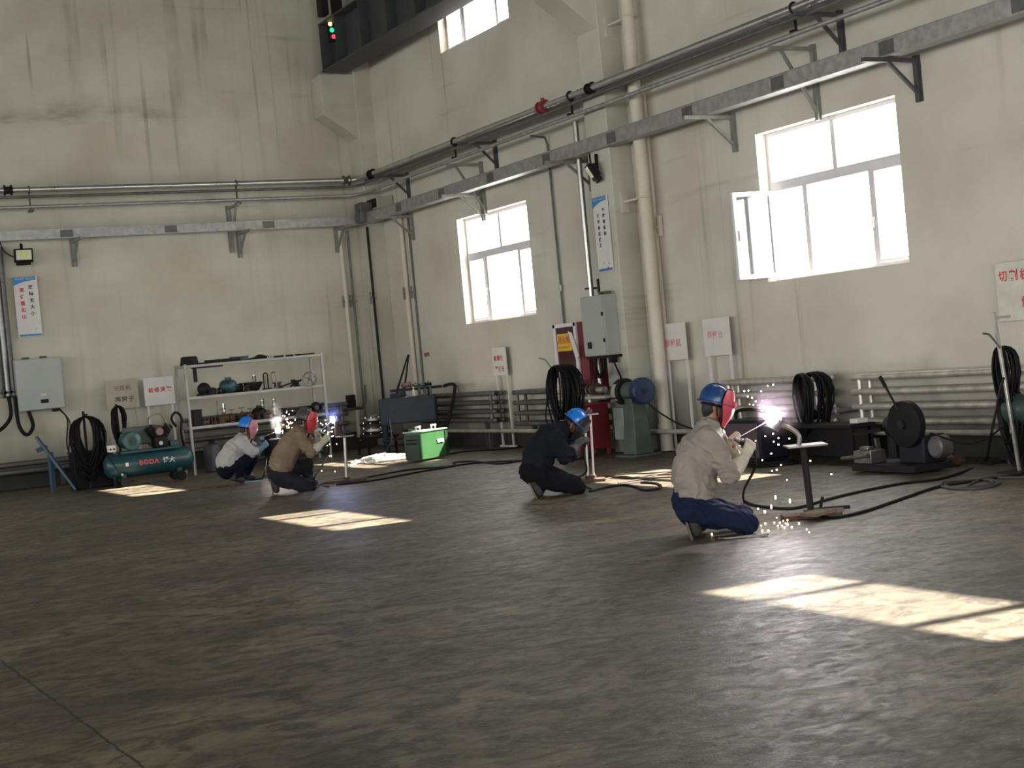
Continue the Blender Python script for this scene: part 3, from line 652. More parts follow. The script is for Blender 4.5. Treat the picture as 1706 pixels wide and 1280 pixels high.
# ------------------------------------------------------------------ posters and sign boards
def poster(label, P0, xd, w, h, cols, shift):
    xd = V(xd); nd = xd.cross(V((0, 0, 1))); P0 = V(P0)     # P0: top corner where reading begins
    t = thing('safety_poster', label, 'poster', P0+xd*w/2-V((0, 0, h)))
    q = lambda u, v, e=0: P0+xd*u-V((0, 0, v))+nd*e
    part('panel', G().prism([q(0, 0), q(w, 0), q(w, h), q(0, h)], nd*.02), M_white, t, bev=.003)
    arc = [q(0, 0, .022), q(w*.93, 0, .022), q(w*.93, h*.06, .022)]+[q(w*(.93-.9*i/10), h*(.06+.0*i+.075*(i/10)**2.2), .022) for i in range(1, 11)]+[q(0, h*.145, .022)]
    part('blue_band', G().prism(arc, nd*.002), M_blue, t)
    arc2 = [q(w*.03, h*.15, .0215)]+[q(w*(.93-.9*i/10), h*(.06+.075*(i/10)**2.2), .0215) for i in range(10, -1, -1)]+[q(w*(.93-.9*i/10), h*(.068+.085*(i/10)**2.2), .0215) for i in range(0, 11)]
    part('footer_band', G().prism([q(w*.06, h*.955, .021), q(w*.97, h*.955, .021), q(w*.97, h*.99, .021), q(w*.06, h*.99, .021)], nd*.002), M_blue, t)
    part('teal_corner', G().prism([q(w*.06, h*.955, .0225), q(w*.3, h*.955, .0225), q(w*.2, h*.99, .0225), q(w*.06, h*.99, .0225)], nd*.002), M_teal, t)
    text('header_lettering', '安全生产 预防为主', M_white, t, q(w*.08, h*.045, .024), xd, w*.098)
    for s, u, v, sz, m in cols: text('slogan_lettering', '\n'.join(s), m, t, q(w*u, h*v, .021), xd, w*sz, line=1.42, bold=.002)
    g = G()
    c = q(w*.8, h*.885, .022); g.ring(c, nd, w*.06, .004, a0=pi*.9, a1=pi*2.1, n=12)
    part('ornament', g, M_greyb, t); part('ornament', G().bar(q(w*.42, h*.86, .022), q(w*.38, h*.9, .022), .006), M_greyb, t)
    return t
pw = .44
P = PY(20.6, 463, 28.86)
poster('white safety poster with blue header above the grey cabinet on the back wall', P, (1, 0, 0), pw, 1.13, [('故障无大小', .6, .2, .2, M_blackink), ('责任重如山', .22, .245, .2, M_redink)], 0)
P = PX(993, 330, 11.99)
tp = poster('narrow white safety poster with blue header on the face of the mid column', (11.99, 19.36, P.z), (0, -1, 0), .42, 1.14, [('宁愿事前检', .62, .2, .15, M_blackink), ('不可事后返工', .24, .27, .15, M_blackink), ('\n\n\n\n\n查', .62, .2, .15, M_redink)], 0)

SB = 'sign boards on posts along the walls'
def sign(label, y0, y1, z0, z1, lines, ink, m=M_white, x=12.3, axis='x', size=.15, legs=True, lo=None, post=M_white, gap=.06, tilt=0, sc=1.2):
    """board from start of reading (y0) to end (y1)"""
    if axis == 'x': xd = V((0, -1, 0)); nd = V((-1, 0, 0)); P0 = V((x, y0, z1)); w = y0-y1
    else: xd = V((1, 0, 0)); nd = V((0, -1, 0)); P0 = V((y0, x, z1)); w = y1-y0
    h = z1-z0; t = thing('sign_board', label, 'sign', P0+xd*w/2-V((0, 0, z1)), 0, SB)
    q = lambda u, v, e=0: P0+xd*u-V((0, 0, v))+nd*e
    bd = part('board', G().prism([q(0, 0), q(w, 0), q(w, h), q(0, h)], nd*.02), m, t, bev=.003)
    if legs:
        for u in (gap, w-gap): part('post', G().bb(q(u-.02, h*.2, -.025), q(u+.02, z1, 0)), post, t)
        part('foot_bar', G().bb(q(gap-.1, z1-.03, -.03), q(w-gap+.1, z1, .01)), post, t)
    for s, u, v, sz, k in lines: text('lettering', s, k, bd, q(w*u, h*v, .02), xd, sz, bold=.0025, sp=sc)
    return t
sign('white sign board on two posts reading grinder in faded red, beside the drain pipe', 18.26, 17.66, 1.34, 1.88, [('砂轮机', .12, .62, .125, mat('pink_lettering', (212, 120, 122), .6))], 0)
sign('white sign board on two posts with very faded pink lettering, second from the drain pipe', 17.22, 16.60, 1.36, 1.89, [('焊接台', .16, .52, .115, M_pinkink)], 0)
sign('white sign board on posts with two lines of small red lettering under the closed window', 23.77, 23.25, 1.29, 1.79, [('检修台', .12, .45, .11, M_redink), ('平板车', .16, .85, .11, M_redink)], 0)
sign('beige sign board with two lines of lettering behind the air compressor', 6.4, 7.02, 1.31, 1.87, [('空压机', .26, .36, .1, M_greyb if 0 else mat('brown_lettering', (132, 104, 84), .6)), ('等离子', .26, .76, .115, mat('dark_brown_lettering', (96, 60, 48), .6))], 0, m=M_greyb, x=28.5, axis='y', post=M_greyb)
sign('white sign board with one line of red lettering between beige board and storage rack', 7.13, 7.72, 1.31, 1.85, [('检修货架', .14, .52, .105, M_redink)], 0, x=28.5, axis='y')
Pf = PX(1655, 477, 12.3); 
sign('large pale sign board with two lines of red lettering above the cable post', Pf.y, Pf.y-.95, 1.5, 2.14, [('切割机', .05, .3, .125, M_redink), ('焊机', .36, .76, .125, M_redink)], 0, m=mat('cream_sign_paint', (196, 192, 180), .85), x=12.36, sc=1.4, legs=False)
p_ = PX(706, 591, 12.39)
t = thing('wall_lettering', 'tiny red painted lettering on the wall between corner and closed window', 'lettering', p_)
text('lettering', '电焊机', mat('dull_red_lettering', (150, 84, 84), .6), t, (12.395, p_.y, p_.z-.04), (0, -1, 0), .09, bold=.003)

# ------------------------------------------------------------------ radiators: stacked silver pipes
RG = 'pipe radiators along the walls'
def radiator(label, a, b, zs, r=.042, back=True, m=M_radi, foot=True, d2=None):
    a, b = V(a), V(b); d = (b-a).normalized(); n = V((-d.y, d.x, 0))
    if d2: n = V(d2)
    t = thing('pipe_radiator', label, 'radiator', ((a.x+b.x)/2, (a.y+b.y)/2, 0), 0, RG)
    for z in zs:
        for k in ((0, 1) if back else (0,)):
            o = n*(.16*k)+V((0, 0, z)); g = G().tube([a+o, b+o], r, 12)
            g.ball(a+o, (r, r, r), 10); g.ball(b+o, (r, r, r), 10); part('pipe', g, m, t)
    for s in (.12, (b-a).length-.12):
        for k in ((0, 1) if back else (0,)):
            p = a+d*s+n*(.16*k); part('header', G().tube([p+V((0, 0, zs[0])), p+V((0, 0, zs[-1]))], r*.75, 10), m, t)
    if foot:
        for s in (.5, (b-a).length-.5):
            p = a+d*s+n*.08; part('foot', G().bb(p-V((.09, .09, p.z)), p+V((.09, .09, zs[-1]-r-p.z))) if 0 else G().box((p.x, p.y, (zs[-1]-r)/2), (.08, .05, zs[-1]-r)), M_brkd, t)
    return t
ZS = [.98, .80, .62, .44]; XN = (1, 0, 0)
y1_ = PX(1420, 630, 12.1).y; radiator('silver pipe radiator behind the chop saw, running out past the cable post', (12.1, y1_, 0), (12.1, 8.4, 0), ZS, d2=XN)
ya_, yb_ = PX(1205, 640, 12.1).y, PX(1368, 630, 12.1).y
radiator('silver pipe radiator behind the welding arc, with cables hung over its end', (12.1, ya_, 0), (12.1, yb_, 0), ZS, d2=XN)
ya_, yb_ = PX(856, 657, 12.1).y, PX(995, 645, 12.1).y
radiator('silver pipe radiator below the red hydrant cabinet', (12.1, ya_, 0), (12.1, yb_, 0), ZS, m=M_galvd, d2=XN)
ya_, yb_ = PX(702, 668, 12.1).y, PX(822, 660, 12.1).y
radiator('dull pipe radiator between the vise bench and the small red sign', (12.1, ya_, 0), (12.1, yb_, 0), [.98, .82, .66, .5], m=M_galvd, d2=XN)
radiator('low dark pipe radiator under the grey cabinet on the back wall', (3.2, 28.62, 0), (6.0, 28.62, 0), [.47, .33], r=.05, m=M_galvd, d2=(0, 1, 0))
radiator('dark pipe radiator on the back wall behind the lower rack shelf', (7.9, 28.62, 0), (11.3, 28.62, 0), [.95, .75, .55, .35], m=M_galvd, d2=(0, 1, 0))
t = thing('heating_pipe', 'long silver heating pipe running low along the window wall', 'pipe', (12.0, 12, .3))
part('pipe', G().tube([(11.95, 7.9, .325), (11.95, 27.0, .325)], .035, 12), M_radi, t)
for yy in (9.0, 11.4, 13.7, 16.0, 18.5, 21.3, 23.5, 25.5): part('support', G().bb((11.93, yy-.03, 0), (11.98, yy+.03, .29)), M_brkd, t)
t = thing('pipe_stub', 'short bright pipe with a valve joining the two nearer radiators', 'pipe', (12.15, 14.3, .6))
yy0, yy1 = PX(1378, 687, 12.15).y, PX(1428, 687, 12.15).y
part('pipe', G().tube(smooth_path([(12.15, yy0, .56), (12.15, (yy0+yy1)/2, .57), (12.15, yy1, .6)]), .03, 10), M_alu, t); part('union', G().cyl((12.15, yy0-.2, .57), (12.15, yy0-.05, .57), .045), M_radi, t)
# ------------------------------------------------------------------ storage rack and what lies on it
SX0, SX1, SY0, SY1 = 7.42, 10.06, 26.52, 27.12; LV = [2.0, 1.42, .875]
t = thing('storage_rack', 'pale grey steel storage rack with three shelves against the back wall', 'shelf', (8.7, 26.8, 0))
M_rack = mat('pale_rack_paint', (152, 150, 144), .5, .2, var=.15)
for x in (SX0, SX1):
    for y in (SY0, SY1): part('post', G().bb((x-.022, y-.022, 0), (x+.022, y+.022, 2.02)), M_rack, t)
for z in LV:
    part('shelf', G().bb((SX0, SY0-.02, z-.045), (SX1, SY0, z)).bb((SX0, SY1, z-.045), (SX1, SY1+.02, z)).bb((SX0, SY0, z-.012), (SX1, SY1, z)).bb((SX0-.02, SY0, z-.045), (SX0, SY1, z)).bb((SX1, SY0, z-.045), (SX1+.02, SY1, z)), M_rack, t)
def sx(px): return PY(px, 620, 26.8).x
RK = 'machine parts on the storage rack'
def motor(T, c, r, l, m, ax=(1, 0, 0)):
    c = V(c); ax = V(ax); g = G(); g.lathe([(r*.8, -l/2), (r, -l*.42), (r, l*.3), (r*.85, l*.42), (r*.5, l/2)], c, ax, 20)
    part('housing', g, m, T)
    f = G(); s = ax.cross(V((0, 0, 1)))
    for i in range(14):
        a = 2*pi*i/14; d = s*cos(a)+V((0, 0, 1))*sin(a); f.bar(c-ax*l*.36+d*r, c+ax*l*.26+d*r, .008, .02, up=d)
    part('cooling_fins', f, m, T)
    part('terminal_box', G().box(c+V((0, 0, r+.02)), (l*.35, r*.7, .06)), m, T, bev=.006)
    part('shaft', G().cyl(c+ax*l/2, c+ax*(l/2+.07), .016), M_steel, T)
def valve(T, c, s, m, wheel=True):
    c = V(c); g = G(); g.lathe([(s, -1.4*s), (s, -1.15*s), (.6*s, -1.1*s), (.75*s, -.4*s), (.8*s, 0), (.75*s, .4*s), (.6*s, 1.1*s), (s, 1.15*s), (s, 1.4*s)], c, (1, 0, 0), 18)
    g.cyl(c, c+V((0, 0, 1.3*s)), .45*s, .3*s); part('valve_body', g, m, T)
    part('stem', G().cyl(c+V((0, 0, 1.2*s)), c+V((0, 0, 2.2*s)), .12*s), M_steel, T)
    if wheel:
        w = G().ring(c+V((0, 0, 2.1*s)), (0, 0, 1), .7*s, .08*s, 20, 6)
        for k in range(3): w.bar(c+V((cos(k*2.1)*.7*s, sin(k*2.1)*.7*s, 2.1*s)), c+V((0, 0, 2.1*s)), .08*s)
        part('hand_wheel', w, m, T)
z2, z1, z0_ = 2.001, 1.421, .876
def ob(nm, lb, ct, c, gr=RK): return thing(nm, lb, ct, c, 0, gr)
# top shelf
x = SX0+.17; t = ob('plastic_tub', 'dark upturned plastic tub on the top shelf end of the rack', 'tub', (x, 26.8, z2))
part('tub', G().lathe([(.16, 0), (.17, .01), (.15, .14), (.13, .16)], (x, 26.8, z2), n=28), M_plastic if 0 else M_dark, t); part('rim', G().ring((x, 26.8, z2+.012), (0, 0, 1), .17, .01), M_dark, t)
for i, (a, b, y, w, h, m, nm, lb) in enumerate(((322, 345, 26.75, .10, .03, M_dark, 'steel_plate', 'thin dark steel plate on the top shelf next to the upturned tub'),
        (340, 400, 26.72, .16, .05, M_dark, 'angle_iron', 'long dark angle iron on the top shelf, left middle of the rack'), (388, 415, 26.85, .2, .09, mat('slate_grey_paint', (72, 80, 86), .6), 'metal_case', 'slate grey metal case lying on the top shelf of the rack'),
        (412, 455, 26.7, .14, .05, M_dark, 'hose_bundle', 'flat black hose bundle on the top shelf between case and white fittings'), (455, 505, 26.8, .1, .04, M_dark, 'steel_rod', 'dark steel rod lying along the top shelf end'))):
    xa, xb = sx(a), sx(b); t = ob(nm, lb.replace('left middle', 'near the middle'), nm.split('_')[-1], ((xa+xb)/2, y, z2))
    g = G()
    if 'angle' in nm: g.bar((xa, y-.05, z2+.01), (xb, y-.05, z2+.01), .1, .012).bar((xa, y, z2+.035), (xb, y, z2+.035), .012, .06)
    elif 'hose' in nm:
        for k in range(5): g.tube(smooth_path([(xa+.03*k, y-.06+.03*k, z2+.018), ((xa+xb)/2, y-.08+.03*k, z2+.035+.01*k), (xb-.02*k, y-.05+.02*k, z2+.018)]), .016, 7)
    elif 'rod' in nm: g.cyl((xa, y, z2+.02), (xb, y+.05, z2+.02), .018).cyl((xa+.05, y-.06, z2+.016), (xb-.06, y-.03, z2+.016), .014)
    else: g.bb((xa, y-w/2, z2), (xb, y+w/2, z2+h))
    part('body', g, m, t, bev=.004)
    if 'case' in nm: part('handle', G().tube([((xa+xb)/2-.05, y-w/2-.01, z2+.05), ((xa+xb)/2-.05, y-w/2-.03, z2+.05), ((xa+xb)/2+.05, y-w/2-.03, z2+.05), ((xa+xb)/2+.05, y-w/2-.01, z2+.05)], .006, 6), M_black, t)
for i, (px, py) in enumerate(((442, 594), (446, 592), (450, 594), (445, 596), (470, 592), (486, 591))):
    x = sx(px); single('pipe_fitting', G().cyl((x, 26.62, z2+.012), (x+.035, 26.6, z2+.012), .012).cyl((x+.01, 26.62, z2+.012), (x+.01, 26.62, z2+.035), .009), M_alu, 'small shiny pipe fitting lying on the top shelf front edge', 'pipe fitting', 'pipe fittings on the top shelf')
x = SX0+.14; single('perforated_strap', G().bb((x, 26.55, z2-.075), (x+.58, 26.6, z2-.05)).bb((x+.02, 26.58, z2-.32), (x+.09, 26.6, z2-.05)), M_dark, 'dark steel strap hung below the top shelf beside the rack post', 'strap')
# middle shelf
x = sx(337); t = ob('gearbox', 'dark rounded gearbox on the middle shelf near the rack post', 'gearbox', (x, 26.8, z1))
part('casing', G().ball((x, 26.8, z1+.12), (.13, .12, .12)).bb((x-.12, 26.7, z1), (x+.12, 26.9, z1+.04)), M_dark, t); part('output_flange', G().cyl((x+.08, 26.8, z1+.08), (x+.19, 26.8, z1+.07), .06), M_dark, t)
x = sx(378); t = ob('electric_motor', 'blue green electric motor on the middle shelf between gearbox and basin', 'motor', (x, 26.8, z1)); motor(t, (x, 26.78, z1+.125), .12, .3, mat('blue_green_motor_paint', (44, 72, 78), .5), (.6, -.8, 0)); part('foot', G().bb((x-.1, 26.7, z1), (x+.1, 26.88, z1+.03)), M_dark, t)
x = sx(356); t = ob('pump_coupling', 'dark pump coupling between gearbox and blue green motor', 'coupling', (x, 26.7, z1)); part('disc', G().cyl((x-.06, 26.7, z1+.06), (x-.03, 26.7, z1+.06), .06).cyl((x+.02, 26.7, z1+.06), (x+.05, 26.7, z1+.06), .06), M_dark, t); part('hub', G().cyl((x-.08, 26.7, z1+.06), (x+.08, 26.7, z1+.06), .03), M_steel, t)
x = sx(417); t = ob('steel_basin', 'large dark steel basin on the middle shelf of the rack', 'basin', (x, 26.8, z1))
part('bowl', G().lathe([(.1, 0), (.13, .005), (.2, .12), (.21, .16), (.2, .16), (.19, .12), (.12, .02), (.01, .015)], (x, 26.8, z1), n=32), M_dark, t); part('rim', G().ring((x, 26.8, z1+.16), (0, 0, 1), .205, .008), M_steel, t)
x = sx(399); t = ob('black_drum', 'black drum with a white stripe on the middle shelf beside the basin', 'drum', (x, 26.75, z1)); part('body', G().cyl((x-.12, 26.75, z1+.08), (x+.08, 26.75, z1+.08), .08), M_black, t); part('stripe', G().cyl((x+.005, 26.75, z1+.08), (x+.02, 26.75, z1+.08), .082), M_white, t)
x = sx(428); t = ob('steel_canister', 'tall slim grey canister standing behind the basin on the middle shelf', 'canister', (x, 26.75, z1+.16)); 
t.location = (x, 27.0, z1); ROOT[t] = Matrix.Translation(V((-x, -27.0, -z1)))
part('canister_body', G().cyl((x, 27.0, z1), (x, 27.0, z1+.28), .035), M_steel, t); part('lid', G().cyl((x, 27.0, z1+.28), (x, 27.0, z1+.3), .038), M_alu, t)
for pxx, w, m, lb in ((441.5, .04, M_dark, 'black arched steel shackle standing on the middle shelf beside the basin'), (455, .045, M_steel, 'grey arched steel shackle standing on the middle shelf, thinner than the black one')):
    x = sx(pxx); t = ob('shackle', lb, 'shackle', (x, 26.8, z1)); h = .31
    part('bow', G().tube([(x-w, 26.8, z1+.01), (x-w, 26.8, z1+h-w)]+[(x-w*cos(a*pi/8), 26.8, z1+h-w+w*sin(a*pi/8)) for a in range(1, 8)]+[(x+w, 26.8, z1+h-w), (x+w, 26.8, z1+.01)], .014, 8), m, t)
    part('base', G().bb((x-w-.02, 26.75, z1), (x+w+.02, 26.85, z1+.025)), m, t); 
    if m is M_dark: part('screw', G().cyl((x, 26.8, z1+.02), (x, 26.8, z1+h*.85), .01), M_steel, t)
x0 = sx(470); t = ob('pipe_wrench', 'dark pipe wrench lying on the middle shelf beside the handwheel', 'wrench', (x0, 26.8, z1)); part('handle', G().bar((x0-.1, 26.75, z1+.02), (x0+.18, 26.8, z1+.08), .03, .025), M_dark, t); part('jaw', G().box((x0+.2, 26.8, z1+.1), (.08, .03, .08)), M_dark, t)
x0 = sx(489); t = ob('crow_bar', 'dark steel bar resting on the middle shelf, leaning on the wheel', 'bar', (x0, 26.8, z1)); part('bar', G().tube([(x0-.12, 26.72, z1+.015), (x0+.12, 26.72, z1+.12)], .016, 8), M_dark, t)
P = PY(513.5, 630, 26.55); t = ob('hand_wheel', 'grey spoked handwheel standing on the middle shelf near the end', 'handwheel', (P.x, 26.47, z1))
P.z = z1+.125; g = G().ring((P.x, 26.47, P.z), (0, 1, 0), .13, .012, 32, 8); part('rim', g, M_steel, t)
for k in range(5): part('spoke', G().bar((P.x, 26.47, P.z), (P.x+.12*sin(k*1.257), 26.47, P.z+.12*cos(k*1.257)), .014), M_steel, t)
part('hub', G().cyl((P.x, 26.45, P.z), (P.x, 26.49, P.z), .03), M_steel, t)
# bottom shelf
x = sx(322); t = ob('iron_box', 'black iron box on the bottom shelf near the rack post', 'box', (x, 26.8, z0_)); part('body', G().bb((x-.1, 26.7, z0_), (x+.06, 26.95, z0_+.28)), M_dark, t, bev=.006); part('lid', G().bb((x-.11, 26.69, z0_+.28), (x+.07, 26.96, z0_+.3)), M_dark, t)
for k in range(4): single('pipe_clamp_ring', G().ring((sx(330)+k*.06, 26.7, z0_+.07), (1, .2, 0), .06, .012, 20, 6), M_rust, 'rusty red pipe ring standing in the row on the bottom shelf', 'ring', 'rusty rings on the bottom shelf')
for px_, s, lb in ((365, .085, 'rusty red gate valve on the bottom shelf beside the rusty rings'), (379, .075, 'rusty gate valve on the bottom shelf, second from the rings'), (396, .08, 'rusty red valve on the bottom shelf behind the blue helmet'), (410, .07, 'dark rusty valve on the bottom shelf next to the black motor')):
    x = sx(px_); t = ob('gate_valve', lb, 'valve', (x, 26.8, z0_)); valve(t, (x, 26.78, z0_+s), s, M_rust)
x = sx(372); t = ob('chrome_piston', 'shiny chrome cylinder standing behind the rusty valves', 'cylinder', (x, 26.98, z0_)); part('rod', G().cyl((x, 27.0, z0_), (x, 27.0, z0_+.36), .03), mat('chrome', (210, 210, 212), .12, 1), t); part('collar', G().cyl((x, 27.0, z0_), (x, 27.0, z0_+.1), .045), M_dark, t)
x = sx(361); t = ob('chrome_piston', 'thin dark steel spindle standing behind the valves', 'cylinder', (x, 26.98, z0_)); part('rod', G().cyl((x, 27.0, z0_), (x, 27.0, z0_+.42), .012), M_steel, t); part('collar', G().cyl((x, 27.0, z0_), (x, 27.0, z0_+.04), .03), M_dark, t)
x = sx(425); t = ob('electric_motor', 'black electric motor on the bottom shelf between valves and white tubes', 'motor', (x, 26.8, z0_)); motor(t, (x, 26.78, z0_+.11), .1, .26, M_dark, (.5, -.86, 0)); part('foot', G().bb((x-.1, 26.7, z0_), (x+.1, 26.88, z0_+.02)), M_dark, t)
for px_, y, lb in ((437, 26.98, 'ribbed pale tube standing on the bottom shelf, behind the front one'), (449, 26.7, 'ribbed pale tube standing at the front of the bottom shelf')):
    x = sx(px_); t = ob('ribbed_tube', lb, 'tube', (x, y, z0_)); part('tube', G().cyl((x, y, z0_), (x, y, z0_+.38), .038, n=16), M_steel, t)
    for k in range(4): part('rib', G().cyl((x, y, z0_+.07+k*.09), (x, y, z0_+.085+k*.09), .043, n=16), M_alu, t)
x = sx(478); t = ob('steel_case', 'dark steel case on the bottom shelf behind the grey helmet', 'case', (x, 26.8, z0_)); part('body', G().bb((x-.22, 26.68, z0_), (x+.16, 26.95, z0_+.14)), M_dark, t, bev=.01); part('handle', G().tube([(x-.08, 26.67, z0_+.08), (x-.08, 26.64, z0_+.1), (x+.04, 26.64, z0_+.1), (x+.04, 26.67, z0_+.08)], .008, 6), M_steel, t)
for px_, r, lb in ((508, .07, 'dark gear wheel standing at the end of the bottom shelf, smallest of three'), (519, .1, 'dark gear wheel standing between the two others on the bottom shelf'), (531, .085, 'dark gear wheel closest to the rack end post on the bottom shelf')):
    x = sx(px_); t = ob('gear_wheel', lb, 'gear', (x, 26.75, z0_)); g = G().cyl((x, 26.72, z0_+r+.01), (x, 26.78, z0_+r+.01), r, n=24); 
    for k in range(14): g.box((x+cos(k*.4488)*r, 26.75, z0_+r+.01+sin(k*.4488)*r), (.02, .06, .02), m=Matrix.Rotation(-k*.4488, 3, 'Y'))
    part('wheel', g, M_dark, t); part('hub', G().cyl((x, 26.69, z0_+r+.01), (x, 26.81, z0_+r+.01), r*.4), M_steel, t)
for k in range(3): single('spare_bracket', G().bb((sx(452)+.12*k, 26.9, z0_), (sx(452)+.12*k+.08, 27.0, z0_+.2-.04*k)).bb((sx(452)+.12*k, 26.8, z0_), (sx(452)+.12*k+.08, 27.0, z0_+.02)), M_dark, 'small dark angle bracket standing behind the tubes on the bottom shelf', 'bracket', 'angle brackets on the bottom shelf')
for k, (px_, z_, y_) in enumerate(((349, z0_, 26.95), (357, z0_, 26.62), (388, z0_, 26.62), (402, z0_, 26.64), (418, z0_, 26.62), (432, z0_, 26.66), (460, z0_, 26.64), (498, z0_, 26.9), (346, z1, 26.65), (371, z1, 26.95), (404, z1, 26.63), (463, z1, 26.9), (497, z1, 26.95))):
    xx = sx(px_); r_ = .045+.012*(k % 3)
    single('pipe_flange', G().lathe([(r_*1.5, 0), (r_*1.5, .02), (r_, .025), (r_*.85, .09), (r_*1.3, .095), (r_*1.3, .12), (r_*.4, .12)], (xx, y_, z_), n=18), M_rust if k % 2 else M_dark, 'small dark or rusty necked pipe flange standing on a rack shelf', 'flange', 'loose pipe flanges on the rack')
for k in range(5):
    xx = sx(334+38*k); single('steel_rod', G().cyl((xx, 26.86+.02*k, z2+.02), (xx+.5, 26.9-.02*k, z2+.02), .012), M_dark, 'thin dark steel rod lying along the back of the top shelf', 'rod', 'rods on the top shelf')
# under the rack
x = sx(344)-.02; t = thing('plastic_barrel', 'dark grey plastic barrel standing on the floor under the rack', 'barrel', (x, 26.85, 0))
part('body', G().lathe([(.15, 0), (.17, .02), (.17, .42), (.14, .5), (.06, .54)], (x, 26.85, 0), n=26), M_plastic, t); part('cap', G().cyl((x, 26.85, .54), (x, 26.85, .58), .045), M_black, t)
for k, (a, b, z, lb) in enumerate(((365, 470, .62, 'upper steel tube stored under the rack'), (370, 480, .45, 'middle steel tube stored under the rack'), (385, 530, .14, 'lower steel tube lying on a block under the rack'))):
    t = thing('steel_tube', lb, 'tube', (sx((a+b)/2), 26.9, 0)); part('tube', G().cyl((sx(a), 26.95, z), (sx(b), 26.95, z), .028), M_steel, t)
    for q in (.15, .85): part('prop', G().bb((sx(a)+(sx(b)-sx(a))*q-.015, 26.92, 0), (sx(a)+(sx(b)-sx(a))*q+.015, 26.98, z-.025)), M_dark, t)
t = thing('tool_chest', 'dark tool chest with a shiny lid edge under the rack behind the squatting welder', 'chest', (sx(450), 26.7, 0)); part('body', G().bb((sx(432), 26.55, 0), (sx(476), 26.95, .5)), M_bldark, t, bev=.01)
part('lid', G().bb((sx(432)-.01, 26.54, .5), (sx(476)+.01, 26.96, .55)), M_dark, t, bev=.006); part('drawer', G().bb((sx(435), 26.535, .28), (sx(473), 26.55, .46)), M_bldark, t); part('drawer', G().bb((sx(435), 26.535, .05), (sx(473), 26.55, .25)), M_bldark, t)
P = PZ(585, 770); fx, fy = 10.9, 26.2
for k in range(4):
    t = thing('flange_disc', ['bottom steel flange of the pile standing beside the storage rack', 'second steel flange from the floor in the pile beside the rack', 'third steel flange from the floor in the pile beside the rack', 'topmost steel flange of the pile beside the rack'][k], 'flange', (fx, fy, .34+k*.1), 0, 'stacked flanges beside the rack')
    z = .34+k*.1; r = [.32, .3, .3, .24][k]; g = G().lathe([(r, 0), (r, .05), (r*.6, .055), (r*.55, .1), (.06, .1), (.06, 0)], (fx, fy, z), n=32); part('disc', g, M_steel if k % 2 else M_dark, t)
    for j in range(8): part('bolt', G().cyl((fx+cos(j*.785)*r*.82, fy+sin(j*.785)*r*.82, z+.05), (fx+cos(j*.785)*r*.82, fy+sin(j*.785)*r*.82, z+.07), .016, n=6), M_alu, t)
t = thing('low_stool', 'dark steel trestle carrying the flange pile', 'trestle', (fx, fy, 0)); part('top', G().bb((fx-.33, fy-.3, .3), (fx+.33, fy+.3, .34)), M_dark, t)
for a in (-1, 1):
    for b in (-1, 1): part('leg', G().bb((fx+a*.28-.02, fy+b*.25-.02, 0), (fx+a*.28+.02, fy+b*.25+.02, .3)), M_dark, t)

# ------------------------------------------------------------------ air compressor
ay = 25.75; xa, xb = PY(172, 775, ay).x, PY(322, 765, ay).x; za, zb_ = .16, .55
xc = (xa+xb)/2; r = .215; zc = .37
t = thing('air_compressor', 'teal green piston air compressor with lettering on its horizontal tank', 'compressor', (xc, ay, 0))
tank = part('tank', G().lathe([(.02, 0), (.12, .02), (.19, .07), (r, .14), (r, xb-xa-.14), (.19, xb-xa-.07), (.12, xb-xa-.02), (.02, xb-xa)], (xa, ay, zc), (1, 0, 0), 36), M_compr, t)
text('brand_lettering', 'BODA', mat('red_brand_lettering', (206, 70, 74), .5), tank, (xa+(xb-xa)*.36, ay-r-.004, zc-.02), (1, 0, 0), .115, bold=.003, sp=1.1, off=.004)
text('brand_lettering', '博大', mat('white_brand_lettering', (206, 210, 206), .5), tank, (xa+(xb-xa)*.62, ay-r-.004, zc-.02), (1, 0, 0), .105, bold=.002, sp=1.1, off=.004)
part('label_plate', G().bb((xa+.33, ay-r-.012, zc-.02), (xa+.38, ay-r+.01, zc+.04)), M_white, tank)
part('drain_valve', G().cyl((xa+.25, ay-r*.9, zc-.14), (xa+.25, ay-r-.03, zc-.15), .02), M_alu, tank)
for dx_ in (.3, xb-xa-.3):
    part('saddle', G().bb((xa+dx_-.04, ay-.17, .1), (xa+dx_+.04, ay+.17, .22)), M_compr, t)
    for s in (-1, 1): part('wheel', G().cyl((xa+dx_, ay+s*.2, .085), (xa+dx_, ay+s*.25, .085), .085, n=24), M_black, t)
part('deck', G().bb((xa+.28, ay-.17, zc+r-.02), (xb-.28, ay+.17, zc+r+.02)), M_compr, t, bev=.004)
mx = PY(215, 730, ay).x
g = G().lathe([(.1, -.2), (.15, -.18), (.15, .12), (.165, .13), (.165, .15), (.12, .2)], (mx, ay-.02, zc+r+.19), (0, -1, 0), 28); part('motor', g, M_compr, t)
part('motor_fan_cover', G().lathe([(.155, 0), (.15, .05), (.11, .075), (.03, .08)], (mx, ay-.17, zc+r+.19), (0, -1, 0), 28), mat('dull_teal_paint', (60, 96, 94), .5), t)
g = G()
for k in range(6): g.ring((mx, ay-.255+.003*k, zc+r+.19), (0, 1, 0), .02+.018*k, .004, 20, 5)
part('fan_grille', g, M_dark, t)
px_ = PY(265, 725, ay).x
part('crankcase', G().bb((px_-.12, ay-.12, zc+r+.02), (px_+.12, ay+.12, zc+r+.22)), M_dark, t, bev=.03)
for s in (-1, 1):
    c0 = V((px_+s*.06, ay, zc+r+.2)); c1 = c0+V((s*.13, 0, .2)); g = G().cyl(c0, c1, .06)
    for k in range(6): q = c0.lerp(c1, .2+.14*k); g.cyl(q, q+(c1-c0).normalized()*.012, .085)
    part('cylinder_head', g, M_dark, t)
